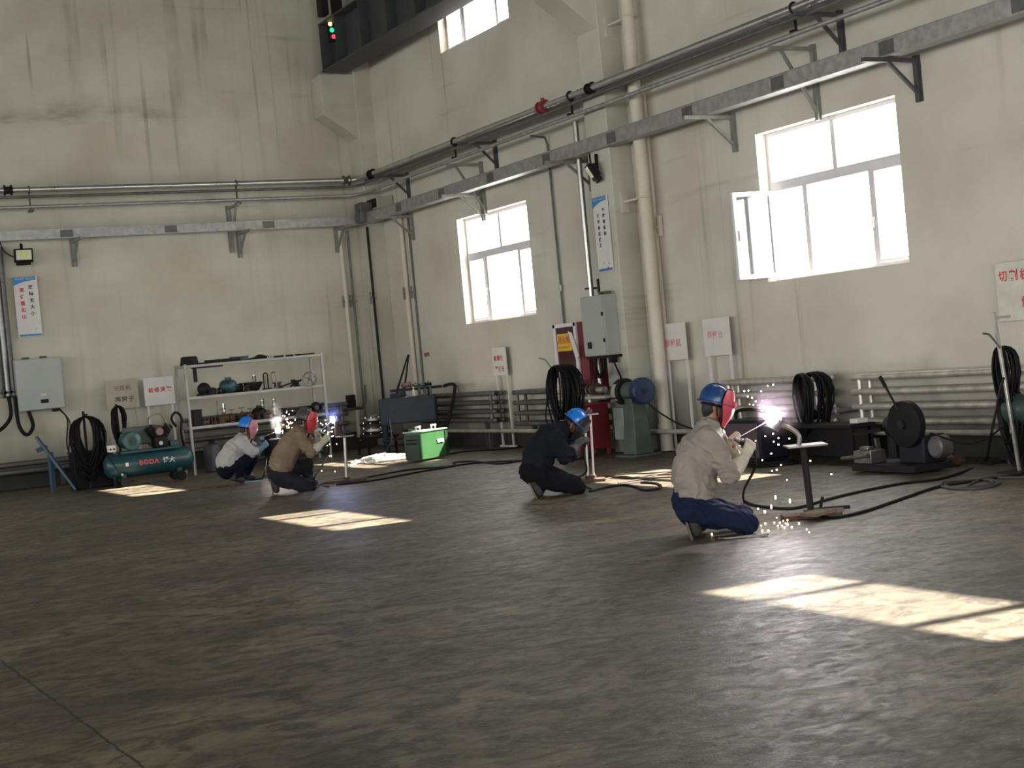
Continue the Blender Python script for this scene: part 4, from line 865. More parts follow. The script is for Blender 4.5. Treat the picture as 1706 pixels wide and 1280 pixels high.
part('belt_guard', G().lathe([(.01, 0), (.2, .01), (.21, .03), (.21, .07), (.01, .08)], (px_+.02, ay+.14, zc+r+.2), (0, 1, 0), 32), M_mach, t)
part('cover_plate', G().bb((mx-.08, ay+.12, zc+r+.1), (px_, ay+.16, zc+r+.42)), M_mach, t, bev=.02)
part('delivery_pipe', G().tube(smooth_path([(px_-.19, ay-.05, zc+r+.4), (px_-.17, ay-.1, zc+r+.56), (px_+.02, ay-.12, zc+r+.6), (px_+.12, ay-.1, zc+r+.45), (px_+.2, ay-.05, zc+r+.3)]), .014, 8), M_steel, t)
part('delivery_pipe', G().tube(smooth_path([(px_+.3, ay-.05, zc+r+.35), (px_+.22, ay-.1, zc+r+.5), (px_+.3, ay-.1, zc+r+.6), (px_+.4, ay-.08, zc+r+.5), (px_+.38, ay-.05, zc+r+.25), (px_+.42, ay, zc+r)]), .022, 8), M_black, t)
part('air_filter', G().cyl((px_-.02, ay-.16, zc+r+.3), (px_-.02, ay-.1, zc+r+.3), .065), mat('dusty_pink_filter', (130, 96, 94), .6), t)
part('pressure_gauge', G().cyl((px_-.03, ay-.2, zc+r+.1), (px_-.03, ay-.17, zc+r+.1), .035).cyl((px_-.03, ay-.17, zc+r+.1), (px_-.03, ay-.05, zc+r+.08), .01), M_alu, t)
part('pressure_switch', G().bb((px_+.15, ay-.12, zc+r+.02), (px_+.3, ay+.02, zc+r+.12)), M_compr, t, bev=.01)
P = PY(186, 748, ay-.1); t = thing('socket_box', 'pale socket box with two round outlets at the compressor end', 'socket', (P.x, ay-.1, P.z-.3)); 
part('box', G().bb((P.x-.07, ay-.14, P.z-.06), (P.x+.07, ay-.04, P.z+.06)), M_white, t, bev=.01)
for s in (-.03, .03): part('outlet', G().cyl((P.x+s, ay-.15, P.z-.01), (P.x+s, ay-.135, P.z-.01), .016), M_dark, t)
part('stand', G().bb((P.x-.02, ay-.1, 0), (P.x+.02, ay-.07, P.z-.06)), M_dark, t); part('base', G().bb((P.x-.1, ay-.16, 0), (P.x+.1, ay, .02)), M_dark, t)
t = thing('equipment_box', 'black steel equipment box behind the cable coil and compressor', 'box', (PY(150, 770, 26.3).x, 26.3, 0)); xq = PY(160, 770, 26.4).x
part('body', G().bb((xq-.4, 26.3, .0), (xq+.25, 26.75, .62)), M_black, t, bev=.02); part('lid', G().bb((xq-.41, 26.29, .62), (xq+.26, 26.76, .66)), M_dark, t, bev=.01)

# ------------------------------------------------------------------ coils of cable hung on posts
def coil(label, top, w, h, n, seed, m=M_black, drop=.25, depth=.14, group='coils of black cable hung up along the walls', ax='x', peg=True, rr=.013, wild=.0):
    """loops of cable hanging from a peg; one cable, so one mesh"""
    rnd = random.Random(seed); top = V(top); g = G(); pts = []
    u = V((1, 0, 0)) if ax == 'y' else V((0, -1, 0)); v = V((0, -1, 0)) if ax == 'y' else V((-1, 0, 0))
    for i in range(n):
        ww = w*(.42+.58*rnd.random())/2; hh = h*(.62+.38*rnd.random()); o = depth*(rnd.random()-.5); sh = (rnd.random()-.5)*w*.18; tw = (rnd.random()-.5)*.5
        pts = []
        for k in range(20):
            a = 2*pi*k/20; e = sin(a)*ww*(1+.25*cos(a))
            z = -hh*(1-cos(a))/2
            pts.append(top+u*(e+sh*(1-cos(a))/2+rnd.uniform(-1, 1)*.008)+v*(o*(1+.6*sin(a*1.0+tw))+wild*rnd.uniform(-1, 1))+V((0, 0, z+rnd.uniform(-1, 1)*.006)))
        g.tube(pts, rr, 6, closed=True)
    t = thing('cable_coil', label, 'cable', (top.x, top.y, top.z-h), 0, group); part('cable', g, m, t, ang=60)
    return t
def post(label, p, h, m=M_brkd, tilt=(0, 0, 0), base=True, w=.04, peg=(0, -.25, 0), cat='post'):
    p = V(p); t = thing('steel_post', label, cat, p); top = p+V((tilt[0], tilt[1], h))
    part('post', G().bar(p+V((0, 0, .01)), top, w, w, up=(1, 0, 0)), m, t, bev=.003)
    if base: part('base_plate', G().box(p+V((0, 0, .01)), (.3, .3, .02)), M_dark, t)
    if peg: part('peg', G().bar(top-V((0, 0, .06)), top-V((0, 0, .06))+V(peg), .025), m, t)
    return t
P = PY(141, 682, 26.0); post('twin pronged dark post carrying the cable coil beside the grey cabinet', (P.x, 26.15, 0), 1.36, M_dark, peg=(0, -.3, 0)); coil('large hanging coil of black cable beside the compressor', (P.x, 26.0, 1.27), .6, 1.15, 36, 1, ax='y')
P = PY(196, 682, 26.9); post('thin dark post behind the compressor holding the small coil', (P.x, 27.0, 0), 1.42, M_dark, peg=(0, -.2, 0)); coil('small hanging coil of black hose in front of the beige sign board', (P.x, 26.85, 1.38), .26, .75, 8, 2, ax='y', rr=.016)
P = PX(939, 608, 11.0); post('slim steel post carrying the big cable coil in front of the hydrant cabinet', (11.1, P.y, 0), P.z, M_brkd, peg=(-.2, 0, 0))
coil('big hanging coil of black cable above the welder in dark clothes', (10.95, P.y, P.z), 0.9, 1.1, 42, 3, ax='x', depth=.2); 
g = G().tube(smooth_path([PX(898, 597, 10.95), PX(908, 600, 10.95), PX(918, 612, 10.95), PX(925, 616, 10.95)]), .012, 6); single('cable_end', g, M_brk, 'stiff cable end sticking out above the big cable coil', 'cable')
g = G(); rnd = random.Random(4)
for i in range(7):
    a = rnd.uniform(-.5, .5); g.tube(smooth_path([(10.95, P.y, P.z-.02), (10.9, P.y+a*.7, P.z-.35), (10.9, P.y+a*1.1+.05, P.z-.8), (10.92, P.y+a*.6, P.z-1.0)]), .012, 6)
single('loose_cable', g, M_black, 'loose black cable ends spreading out below the big cable coil', 'cable')
P = PX(1346, 625, 11.9); t = coil('coil of black cable hung over the end of the radiator behind the arc', (11.9, P.y, P.z+.02), .5, .8, 34, 5, ax='x', depth=.3)
P = PX(1668, 580, 11.3); t = post('leaning bright steel post beside the cable coil under the large sign', PX(1697, 765, 11.3)*1, 1.62, M_alu, peg=(.22, 0, 0), tilt=(.0, .16, 0), w=.03)
t.location.z = 0
coil('hanging coil of black cable beside the leaning steel post', (11.42, P.y*11.42/11.3, P.z), .3, .62, 16, 6, ax='x', rr=.014)
coil('lower trailing loops of black cable under the large sign board', (11.46, (P.y-.05)*11.46/11.3, P.z-.45), .32, .8, 12, 8, ax='x', rr=.014)
single('cable_end', G().tube(smooth_path([PX(1638, 556, 11.25), PX(1648, 558, 11.25), PX(1660, 572, 11.25), PX(1666, 580, 11.25)]), .011, 6), M_galvd, 'stiff pale cable end sticking up from the coil by the leaning post', 'cable')
P1, P2 = PX(1700, 562, 11.3), PX(1712, 590, 11.3)
t = thing('cable_spool', 'steel hook frame with a green wrapped roll beside the leaning post', 'spool', (11.5, PX(1690, 720, 11.5).y, 0))
ys = PX(1700, 690, 11.5).y; part('roll', G().cyl((11.5, ys+.1, .62), (11.5, ys-.6, .62), .16, n=24), mat('green_plastic_wrap', (52, 66, 62), .3), t); part('stand', G().bb((11.45, ys-.4, 0), (11.55, ys-.3, .5)), M_dark, t)
for k, (a, b) in enumerate((((1645, 772), (1668, 768)), ((1693, 775), (1715, 772)))):
    A, B = PZ(*a, .02), PZ(*b, .02); single('steel_plate', G().bar(A, B, .12, .03), M_dark, ['small dark steel plate on the floor in front of the leaning post', 'small dark steel plate on the floor at the foot of the leaning post'][k], 'plate')
# ------------------------------------------------------------------ pedestal grinder with two dust drums
gy = 18.1; gX = 11.55
t = thing('pedestal_grinder', 'grey green pedestal grinder with two round dust guards, standing before the mid column', 'grinder', (gX, gy, 0))
P0 = PZ(1078, 762); gX, gy = 11.62, 18.15
g = G().box((gX, gy, .02), (.5, .52, .04)); g.add([(gX-.16, gy-.17, .04), (gX+.16, gy-.17, .04), (gX+.16, gy+.17, .04), (gX-.16, gy+.17, .04), (gX-.11, gy-.12, .78), (gX+.11, gy-.12, .78), (gX+.11, gy+.12, .78), (gX-.11, gy+.12, .78)], [(0, 1, 2, 3), (4, 5, 6, 7), (0, 1, 5, 4), (1, 2, 6, 5), (2, 3, 7, 6), (3, 0, 4, 7)])
part('pedestal', g, M_mach, t, bev=.012)
part('motor', G().lathe([(.1, -.16), (.14, -.13), (.14, .13), (.1, .16)], (gX, gy, .95), (0, 1, 0), 26).bb((gX-.1, gy-.1, .78), (gX+.1, gy+.1, .86)), M_mach, t)
for s, nm in ((1, 'farther'), (-1, 'nearer')):
    m = M_dark if s == 1 else mat('navy_guard_paint', (26, 42, 72), .45, .1, var=.3)
    w = part('wheel_guard', G().lathe([(.04, 0), (.17, 0), (.195, .02), (.195, .12), (.17, .14), (.04, .14)], (gX, gy+s*.17, .95), (0, s, 0), 34), m, t)
    part('guard_hub', G().cyl((gX, gy+s*.3, .95), (gX, gy+s*.335, .95), .04), M_dark, w)
    part('tool_rest', G().bb((gX-.28, gy+s*.18, .86), (gX-.16, gy+s*.3, .88)), M_dark, t)
part('dust_bin', G().bb((gX-.12, gy+.15, .25), (gX+.14, gy+.42, .72)), mat('pale_grey_box', (128, 134, 126), .5), t, bev=.01)
part('power_cable', G().tube(smooth_path([(gX+.1, gy-.15, .85), (gX+.05, gy-.4, .7), (gX+.2, gy-.8, .45), (gX+.35, gy-1.3, .3)]), .012, 6), M_black, t)
part('grinding_wheel', G().cyl((gX-.05, gy+.2, .95), (gX-.05, gy+.28, .95), .16), M_greyb, t)

# ------------------------------------------------------------------ chop saw
cx, cy = 11.1, 12.15
t = thing('chop_saw', 'dark abrasive chop saw with a big round wheel guard and raised handle', 'saw', (cx, cy, 0))
def C(px, py, X=cx): return PX(px, py, X)
yb0, yb1 = C(1452, 785).y, C(1556, 780).y
part('base', G().bb((cx-.28, yb0, .02), (cx+.25, yb1, .1)), M_dark, t, bev=.01)
part('vice_block', G().bb((cx-.24, yb0-.0, .1), (cx-.02, yb0-.28, .24)).bb((cx-.2, yb0-.06, .24), (cx-.1, yb0-.2, .28)), M_steel, t, bev=.008)
part('vice_screw', G().cyl((cx-.3, yb0+.12, .16), (cx-.3, yb0-.3, .2), .02), M_steel, t)
part('stand', G().bb((cx-.12, yb1+.0, .1), (cx+.2, yb1+.38, .4)), M_bldark, t, bev=.02)
W0 = C(1515, 706, cx-.1); 
dsk = part('wheel_guard', G().lathe([(.05, 0), (.2, 0), (.245, .015), (.25, .03), (.25, .09), (.05, .1)], (cx-.2, W0.y, W0.z), (1, 0, 0), 40), M_black, t)
part('guard_hub', G().cyl((cx-.23, W0.y, W0.z), (cx-.19, W0.y, W0.z), .05), M_dark, dsk)
M0 = C(1487, 712, cx); part('motor', G().lathe([(.05, -.24), (.12, -.22), (.13, -.05), (.13, .2), (.11, .24)], (cx+.08, M0.y, M0.z), (.5, .85, 0), 28), M_bldark, t)
part('belt_arm', G().bar((cx-.02, W0.y, W0.z-.1), (cx, yb1+.18, .32), .14, .12), M_dark, t, bev=.01)
H0, H1 = C(1497, 684, cx-.2), C(1466, 628, cx-.2); h = part('handle', G().tube([H0, H1], .013, 8), M_dark, t); part('grip', G().tube([H1, H1.lerp(H0, .3)], .02, 8), M_black, h)
part('spark_chute', G().lathe([(.12, 0), (.115, .14), (.09, .16), (.02, .16)], (cx+.1, C(1562, 738).y, .27), (-1, 0, 0), 26), M_galvd, t)
part('foot_pedal', G().bar(C(1420, 724, cx), C(1470, 716, cx), .05, .04), M_black, t)
part('pedal_post', G().bar(C(1460, 730, cx), C(1466, 762, cx), .05, .03), M_galvd, t)
part('power_cable', G().tube(smooth_path([C(1550, 722), C(1580, 732), C(1610, 739), C(1640, 733), C(1670, 712)]), .011, 6), M_black, t)
for k, (px_, py_) in enumerate(((1592, 748),)):
    q = C(px_, py_, 11.6); single('pipe_elbow', G().tube(smooth_path([(11.6, q.y+.08, .06), (11.6, q.y, .06), (11.62, q.y-.06, .1)]), .06, 12), M_rust, 'small rusty pipe elbow on the floor behind the chop saw', 'pipe elbow')

# ------------------------------------------------------------------ welding machine behind the arc, sawhorse for the pipes
P = PZ(1255, 775); wx, wy = P.x+.15, P.y
t = thing('welding_machine', 'dark blue welding machine with a rounded handle behind the kneeling welder', 'welding machine', (wx, wy, 0))
q0, q1 = PX(1222, 700, wx), PX(1290, 765, wx); yy0, yy1 = q0.y, q1.y; zt = .56
part('casing', G().bb((wx-.2, yy1, .06), (wx+.25, yy0, zt)), M_bldark, t, bev=.03); part('front_panel', G().bb((wx-.215, yy1+.02, .1), (wx-.2, yy0-.02, zt-.04)), mat('maroon_grey_panel', (64, 50, 60), .5), t)
part('handle', G().tube(smooth_path([(wx, yy0-.05, zt), (wx, yy0-.1, zt+.1), (wx, (yy0+yy1)/2, zt+.12), (wx, yy1+.1, zt+.08), (wx, yy1+.05, zt)]), .022, 8), M_black, t)
for a in (yy0-.08, yy1+.08): part('wheel', G().cyl((wx-.2, a, .06), (wx-.16, a, .06), .06), M_black, t)
part('cable_plug', G().cyl((wx-.25, yy0-.15, .25), (wx-.21, yy0-.15, .25), .03), M_steel, t)
g = G().ring((wx-.1, yy1-.1, .02), (0, 0, 1), .3, .015, 30, 6).ring((wx-.12, yy1-.08, .045), (0, 0, 1), .26, .015, 30, 6)
g.v = [V((p.x, wy+(p.y-wy)*1.0, p.z)) for p in g.v]; single('cable_coil', g, M_black, 'flat black cable coil lying on the floor in front of the blue welding machine', 'cable', 'coils lying on the floor')
P = PZ(1395, 780)
t = thing('work_bench', 'dark steel bench in deep shade below the cables behind the arc', 'bench', (11.75, PX(1330, 720, 11.75).y, 0)); ya2, yb2 = PX(1290, 720, 11.7).y, PX(1440, 720, 11.7).y
part('top', G().bb((11.5, yb2, .42), (11.88, ya2, .46)), M_dark, t)
part('side_panel', G().bb((11.8, yb2, .05), (11.84, ya2, .42)), M_dark, t)
for yy in (ya2-.03, yb2+.03): part('leg', G().bb((11.52, yy-.02, 0), (11.56, yy+.02, .42)).bb((11.8, yy-.02, 0), (11.84, yy+.02, .42)), M_dark, t)
g = G().bb((11.6, yb2-.02, .47), (11.75, yb2+.12, .52)); single('white_block', g, M_white, 'small white block lying on the end of the dark bench', 'block')

# ------------------------------------------------------------------ vise bench in the corner
bx = 10.95; ya3, yb3 = PX(628, 690, bx).y, PX(727, 670, bx).y
P1, P2 = PY(626, 680, 25.6), PY(727, 668, 24.9)
bA, bB = V((P1.x, 25.7, 0)), V((P2.x, 24.9, 0)); 
t = thing('metal_trough', 'dark blue grey steel trough bench carrying bars and tools, in the hall corner', 'bench', ((P1.x+P2.x)/2, 25.3, 0))
d = (V((P2.x, 25.0, 0))-V((P1.x, 25.5, 0))).normalized(); n = V((-d.y, d.x, 0)); A = V((P1.x, 25.45, 0)); Lh = 1.05; B = A+d*Lh
zt3 = 1.02; 
for o in (0, .5): part('side_panel', G().prism([A+n*o+V((0, 0, .55)), B+n*o+V((0, 0, .55)), B+n*o+V((0, 0, zt3)), A+n*o+V((0, 0, zt3))], n*.02), M_bluep, t)
part('end_panel', G().prism([A+V((0, 0, .55)), A+n*.5+V((0, 0, .55)), A+n*.5+V((0, 0, zt3)), A+V((0, 0, zt3))], d*.02), M_bluep, t)
part('end_panel', G().prism([B+V((0, 0, .55)), B+n*.5+V((0, 0, .55)), B+n*.5+V((0, 0, zt3)), B+V((0, 0, zt3))], d*-.02), M_bluep, t)
part('floor_plate', G().prism([A+V((0, 0, .56)), B+V((0, 0, .56)), B+n*.5+V((0, 0, .56)), A+n*.5+V((0, 0, .56))], (0, 0, .02)), M_bluep, t)
part('rim', G().bar(A+V((0, 0, zt3)), B+V((0, 0, zt3)), .05, .03).bar(A+n*.5+V((0, 0, zt3)), B+n*.5+V((0, 0, zt3)), .05, .03), M_bluep, t)
for q in (A+d*.06+n*.05, A+d*.06+n*.45, B-d*.06+n*.05, B-d*.06+n*.45): part('leg', G().bb((q.x-.03, q.y-.03, 0), (q.x+.03, q.y+.03, .55)), M_bluep, t)
part('lower_shelf', G().prism([A+V((0, 0, .25)), B+V((0, 0, .25)), B+n*.5+V((0, 0, .25)), A+n*.5+V((0, 0, .25))], (0, 0, .02)), M_dark, t)
S0, S1 = PY(650, 652, 25.6), PY(738, 644, 25.2)
t = thing('channel_beam', 'dark steel channel lying across the trough with small parts on it', 'beam', (S0+S1)/2); S1 = V((S1.x, 25.25, S0.z)); 
part('channel', G().bar(S0, S1, .16, .05), M_dark, t, bev=.004)
for q in (.2, .75): qq = S0.lerp(S1, q); part('support', G().bb((qq.x-.03, qq.y-.03, zt3+.0), (qq.x+.03, qq.y+.03, S0.z-.02)), M_bluep, t)
rnd = random.Random(12)
gc = mat('green_valve_paint', (62, 84, 60), .5)
for k, (u, m, s, lb) in enumerate(((.32, mat('dusty_rose_paint', (110, 76, 78), .6), .06, 'dusty rose valve on the dark channel in the corner, first in the row'), (.5, gc, .04, 'green valve on the dark channel, second in the row'), (.62, gc, .035, 'smaller green valve on the dark channel, third in the row'), (.74, M_dark, .04, 'dark valve on the dark channel, last in the row'))):
    p = S0.lerp(S1, u)+V((0, 0, .025+s)); tt = thing('small_valve', lb, 'valve', p-V((0, 0, s)), 0, 'parts on the dark channel'); valve(tt, p, s, m, wheel=False)
Pa, Pb, Pt = PY(662, 650, 25.6), PY(672, 662, 25.5), PY(680, 591, 25.5)
t = thing('steel_pry_frame', 'two long black bars meeting in a point above the corner trough', 'bars', Pa)
part('bar', G().tube([Pa-V((.06, 0, .3)), Pa, Pt], [.022, .022, .016], 8), M_black, t); part('bar', G().tube([Pb-V((.04, 0, .3)), Pb, Pt+V((0, -.03, 0))], [.022, .022, .016], 8), M_black, t)
t = thing('bench_vise', 'dark blue bench vise clamped below the pointed black bars', 'vise', Pa-V((.1, 0, .1))); c = PY(663, 658, 25.5)
part('body', G().box(c+V((0, 0, -.04)), (.14, .3, .14), rz=.5), M_bluep, t, bev=.02); part('jaw', G().box(c+V((.0, -.18, .02)), (.2, .05, .1), rz=.5), M_bluep, t, bev=.01)
part('screw', G().cyl(c+V((0, -.2, -.05)), c+V((.06, -.4, -.05)), .015), M_steel, t); part('tommy_bar', G().cyl(c+V((-.04, -.4, -.05)), c+V((.16, -.38, -.05)), .008), M_steel, t)
for k in range(5):
    xk = PY(688+5*k, 662, 25.3); single('bottle', G().lathe([(.025, 0), (.027, .02), (.027, .1+.015*(k % 3)), (.012, .13+.015*(k % 3)), (.012, .16+.015*(k % 3))], (xk.x, 25.5-.12*k, zt3+.015), n=14), M_white if k < 2 else M_plastic, 'small pale bottle standing on the trough rim below the dark channel', 'bottle', 'bottles on the trough')
c0 = [PY(738, 644, 25.0), PY(752, 640, 24.9), PY(758, 646, 24.8), PY(752, 680, 24.7), PY(742, 720, 24.5)]
single('thick_hose', G().tube(smooth_path(c0), .03, 10), M_black, 'thick black hose arching from the corner bench to the green welding machine', 'hose')
c0 = [PY(740, 640, 25.4), PY(760, 642, 25.3), PY(765, 655, 25.3), PY(767, 662, 25.3)]; single('bent_wire', G().tube(smooth_path(c0), .01, 6), M_galvd, 'thin bent grey wire beside the thick black hose', 'wire')
c0 = [PY(648, 700, 24.9), PY(652, 730, 24.9), PY(645, 748, 24.9), PY(640, 755, 24.9)]; single('hanging_hose', G().tube(smooth_path(c0), .016, 6), M_bldark, 'dark hose hanging down in front of the corner trough', 'hose')

# ------------------------------------------------------------------ green welding machine and the white rope
gA, gB, gC = PZ(694, 769), PZ(728, 767.5), PZ(750, 757)
d = (gB-gA).normalized(); n = V((-d.y, d.x, 0)); 
if n.dot(V((1, 1, 0))) < 0: n = -n
Lg = (gB-gA).length+.28; H_ = .46; O = gB+d*.0; A = gB-d*.42; B = gB+d*.0
vx = (gC-gB); 
# box seen on two sides: narrow dark end and long green side
fx_ = V((.35, -.94, 0)); sx_ = V((.94, .35, 0)); Cn = gB
t = thing('green_welder', 'green and dark green welding machine with two pale handles beside the white rope', 'welding machine', (10.6, 23.0, 0))
w0 = PZ(703, 770); w1_ = PZ(748, 762); u = (w1_-w0); L1 = u.length; u.normalize(); nn = V((-u.y, u.x, 0)); nn = nn if nn.dot(w0) > 0 else -nn
e0 = w0; 
def gp(a, b, z): return e0+u*a+nn*b+V((0, 0, z))
part('casing', G().prism([gp(0, 0, .03), gp(L1, 0, .03), gp(L1, .34, .03), gp(0, .34, .03)], (0, 0, H_)), M_green, t, bev=.012)
part('end_panel', G().prism([gp(-.02, .01, .05), gp(0, .01, .05), gp(0, .33, .05), gp(-.02, .33, .05)], (0, 0, H_-.05)), M_greend, t)
part('end_panel', G().prism([gp(L1*.92, -.01, .04), gp(L1+.01, -.01, .04), gp(L1+.01, .33, .04), gp(L1*.92, .33, .04)], (0, 0, H_-.03)), M_greend, t)
part('top_plate', G().prism([gp(-.02, -.01, H_+.03), gp(L1+.02, -.01, H_+.03), gp(L1+.02, .35, H_+.03), gp(-.02, .35, H_+.03)], (0, 0, .02)), mat('pale_green_plate', (150, 184, 160), .4), t, bev=.004)
for a in (.15, L1-.16): part('handle', G().bar(gp(a-.06, .15, H_+.12), gp(a+.06, .15, H_+.12), .04, .025).bar(gp(a-.05, .15, H_+.05), gp(a-.05, .15, H_+.12), .02).bar(gp(a+.05, .15, H_+.05), gp(a+.05, .15, H_+.12), .02), M_white, t)
part('name_badge', G().prism([gp(L1*.62, -.006, .28), gp(L1*.85, -.006, .28), gp(L1*.85, -.006, .34), gp(L1*.62, -.006, .34)], -nn*.004), M_white, t)
part('vent_slots', G().prism([gp(-.026, .05, .36), gp(-.026, .28, .36), gp(-.026, .28, .38), gp(-.026, .05, .38)], -u*.004).prism([gp(-.026, .05, .3), gp(-.026, .28, .3), gp(-.026, .28, .32), gp(-.026, .05, .32)], -u*.004), M_black, t)
rnd = random.Random(9); g = G(); ctr = PZ(640, 768); pts = []
for i in range(90):
    a = i*.83+rnd.random(); r_ = .12+.5*rnd.random(); pts.append(V((ctr.x+cos(a)*r_*1.0, ctr.y+sin(a)*r_*.9, .02+.12*rnd.random()*max(0, 1-r_*1.3))))
pts += [PZ(605, 771, .02), PZ(590, 774, .02), PZ(580, 778, .02)]
single('rope_heap', g.tube(smooth_path(pts, 5), .016, 6), M_rope, 'tangled heap of white rope on the sunlit floor beside the green welding machine', 'rope')

# ------------------------------------------------------------------ blue A-shaped stand by the cabinet, trestles under long pipes
a_, b_, c_ = PY(60, 728, 26.6), PZ(124, 808), PY(80, 752, 26.6)
t = thing('blue_stand', 'blue steel trestle with a slanting bar in front of the low radiator', 'trestle', PZ(90, 818))
b_ = PZ(126, 812); b_ = EYE+ray(126, 806)*(26.2/ray(126, 806).y); b_.z = .02
part('slanting_bar', G().bar(a_, b_, .06, .05), M_bluebar, t, bev=.006); v0 = PY(80, 750, 26.5); part('upright', G().bar(v0, (v0.x, v0.y, 0), .045), M_bluebar, t, bev=.004)
part('cross_head', G().bar(PY(62, 752, 26.6), PY(78, 744, 26.6), .1, .07), M_bluebar, t, bev=.006); part('upright', G().bar(v0+V((.1, .25, -.05)), (v0.x+.1, v0.y+.3, 0), .05), M_bluebar, t)

# ------------------------------------------------------------------ floor cables
def fcable(label, pts, r=.013, m=M_black, nm='floor_cable', z=None):
    P = [(PZ(*p[:2], r) if len(p) == 2 else p[2]) for p in pts]; P = [V(p) if not isinstance(p, V) else p for p in P]
    return single(nm, G().tube(smooth_path(P, 7), r, 7), m, label, 'cable')
fcable('long black cable from the welding stand towards the leaning post at the wall', [(1240, 835), (1262, 843), (1320, 847), (1380, 832), (1420, 822), (1500, 806), (1560, 799), (1600, 788), (1640, 770), (0, 0, PX(1650, 730, 10.6)), (0, 0, PX(1664, 660, 11.0)), (0, 0, PX(1672, 630, 11.2))], .014)
fcable('black cable curving from the base of the welding stand to the floor loops', [(1362, 860), (1392, 862), (1440, 852), (1500, 832), (1560, 812), (1620, 802), (1706, 790), (1760, 780)], .014)
pts = []
for k in range(16): a = k*.95; pts.append((1615+(52-k)*cos(a), 806-.02*(52-k)*cos(a)*2+(9-k*.2)*sin(a)))
fcable('loose loops of dark grey cable on the floor before the leaning post', pts+[(1640, 798), (1706, 796), (1760, 794)], .013, mat('dark_grey_cable', (58, 56, 58), .6))
fcable('black cable with a kink lying on the floor behind the dark clothed welder stand', [(982, 819), (1010, 812), (1040, 808), (1060, 812), (1075, 817), (1100, 813), (1095, 806), (1068, 804)], .013)
for k, pts in enumerate(([(1000, 800), (1035, 794), (1070, 797), (1110, 788), (1150, 785)], [(990, 796), (1040, 790), (1090, 788), (1130, 782)], [(1030, 805), (1060, 800), (1100, 796), (1150, 793)], [(1005, 792), (1050, 797), (1085, 792), (1160, 790)])):
    fcable(['thin cable crossing the sunlit floor patch, end under the grey welder', 'thin cable crossing the sunlit floor patch closest to the grinder', 'thin cable crossing the sunlit floor patch on its near side', 'thin wavy cable crossing the middle of the sunlit floor patch'][k], pts, .009, mat('brown_cable', (70, 56, 46), .6))
fcable('long black cable on the floor from the brown jacket welder to the rope', [(520, 812), (560, 800), (600, 797), (680, 783), (740, 778), (800, 771), (860, 768), (905, 766)], .013)
fcable('second long black cable beside the first, running past the green machine', [(560, 808), (620, 801), (700, 786), (760, 776), (755, 771), (790, 769), (830, 773), (870, 768), (910, 765)], .013)
fcable('black cable curving behind the green machine along the bench', [(745, 757), (780, 752), (820, 750), (870, 745)], .014)
fcable('black cable from the squatting welder towards the brown jacket welder', [(415, 802), (432, 798), (445, 799), (470, 795)], .012)
fcable('thin black cable hanging from the compressor tank onto the floor', [(0, 0, PY(178, 758, 25.45)), (0, 0, PY(195, 782, 25.4)), (215, 803), (250, 806)], .008)
single('floor_board', G().bar(PZ(352, 813, .015), PZ(405, 806, .015), .1, .03), M_rust, 'thin rusty plank on the floor behind the squatting welder', 'plank')
single('metal_strip', G().bar(PZ(405, 804, .01), PZ(452, 799, .01), .12, .015), mat('pale_blue_strip', (112, 140, 160), .4, .3), 'pale blue metal strip on the floor at the squatting welder feet', 'strip')
# open spanner lying near the kneeling welder
a_, b_ = PZ(1206, 897, .012), PZ(1268, 892, .012); d = (b_-a_).normalized(); n = V((-d.y, d.x, 0))
g = G().bar(a_, b_, .026, .014); g.ring(a_-d*.02, (0, 0, 1), .022, .009, 16, 6)
g.prism([b_-n*.03, b_+d*.05-n*.035, b_+d*.06-n*.012, b_+d*.02, b_+d*.06+n*.012, b_+d*.05+n*.035, b_+n*.03], (0, 0, .016))
single('spanner', g, M_steel, 'steel spanner lying on the floor by the knee of the grey jacket welder', 'spanner')

# ------------------------------------------------------------------ welding stands with workpieces
def stand(label, base, top, m, r=.02, twin=False, plate=(.3, .22), base_d=(.36, .3), rz=0.0, tx=0.0):
    base = V(base); base.z = 0; top = V(top); t = thing('welding_stand', label, 'stand', base, 0, 'welding stands on the floor'); h = top.z
    b = part('base_plate', G().box((base.x, base.y, .02), (*base_d, .035), rz=rz), M_rust, t, bev=.003)
    u = V((cos(rz), sin(rz), 0))
    if twin:
        for s in (-.035, .035): part('post', G().tube([base+u*s+V((0, 0, .03)), V((top.x, top.y, h))+u*s], r, 10), m, t)
        part('collar', G().cyl(base+V((0, 0, .035)), base+V((0, 0, .08)), .07), M_rust, t)
    else: part('post', G().tube([base+V((0, 0, .03)), V((top.x, top.y, h))], r, 12), m, t); part('collar', G().cyl(base+V((0, 0, .035)), base+V((0, 0, .07)), r*2.2), M_rust, t)
    part('top_plate', G().box((top.x+u.x*tx, top.y+u.y*tx, h+.008), (*plate, .016), rz=rz), M_steel, t, bev=.002)
    return t
def stp(bpx, tpx):
    B = PZ(*bpx); n = V((B.x, B.y, 0)).normalized(); T = PP(tpx[0], tpx[1], B, n); return B, T
rz4 = radians(-28)
B4, T4 = stp((1352, 862), (1338, 744)); stand('dark welding stand with a round plate in front of the grey jacket welder', B4, T4, M_dark, .03, plate=(.34, .26), base_d=(.5, .22), rz=rz4, tx=.02)
single('scrap_plate', G().box(B4+V((-.05, -.16, .055)), (.3, .16, .03), rz=.3).box(B4+V((.12, -.13, .05)), (.2, .1, .03), rz=-.6), M_wood, 'pale weathered board pieces on the foot of the dark welding stand', 'board')
single('steel_clamp', G().bar(B4+V((.0, .05, .06)), B4+V((.3, -.16, .06)), .03).bar(B4+V((.1, .0, .05)), B4+V((.14, -.0, .16)), .02), M_dark, 'dark earth clamp on the foot of the welding stand, wired to the cable', 'clamp')
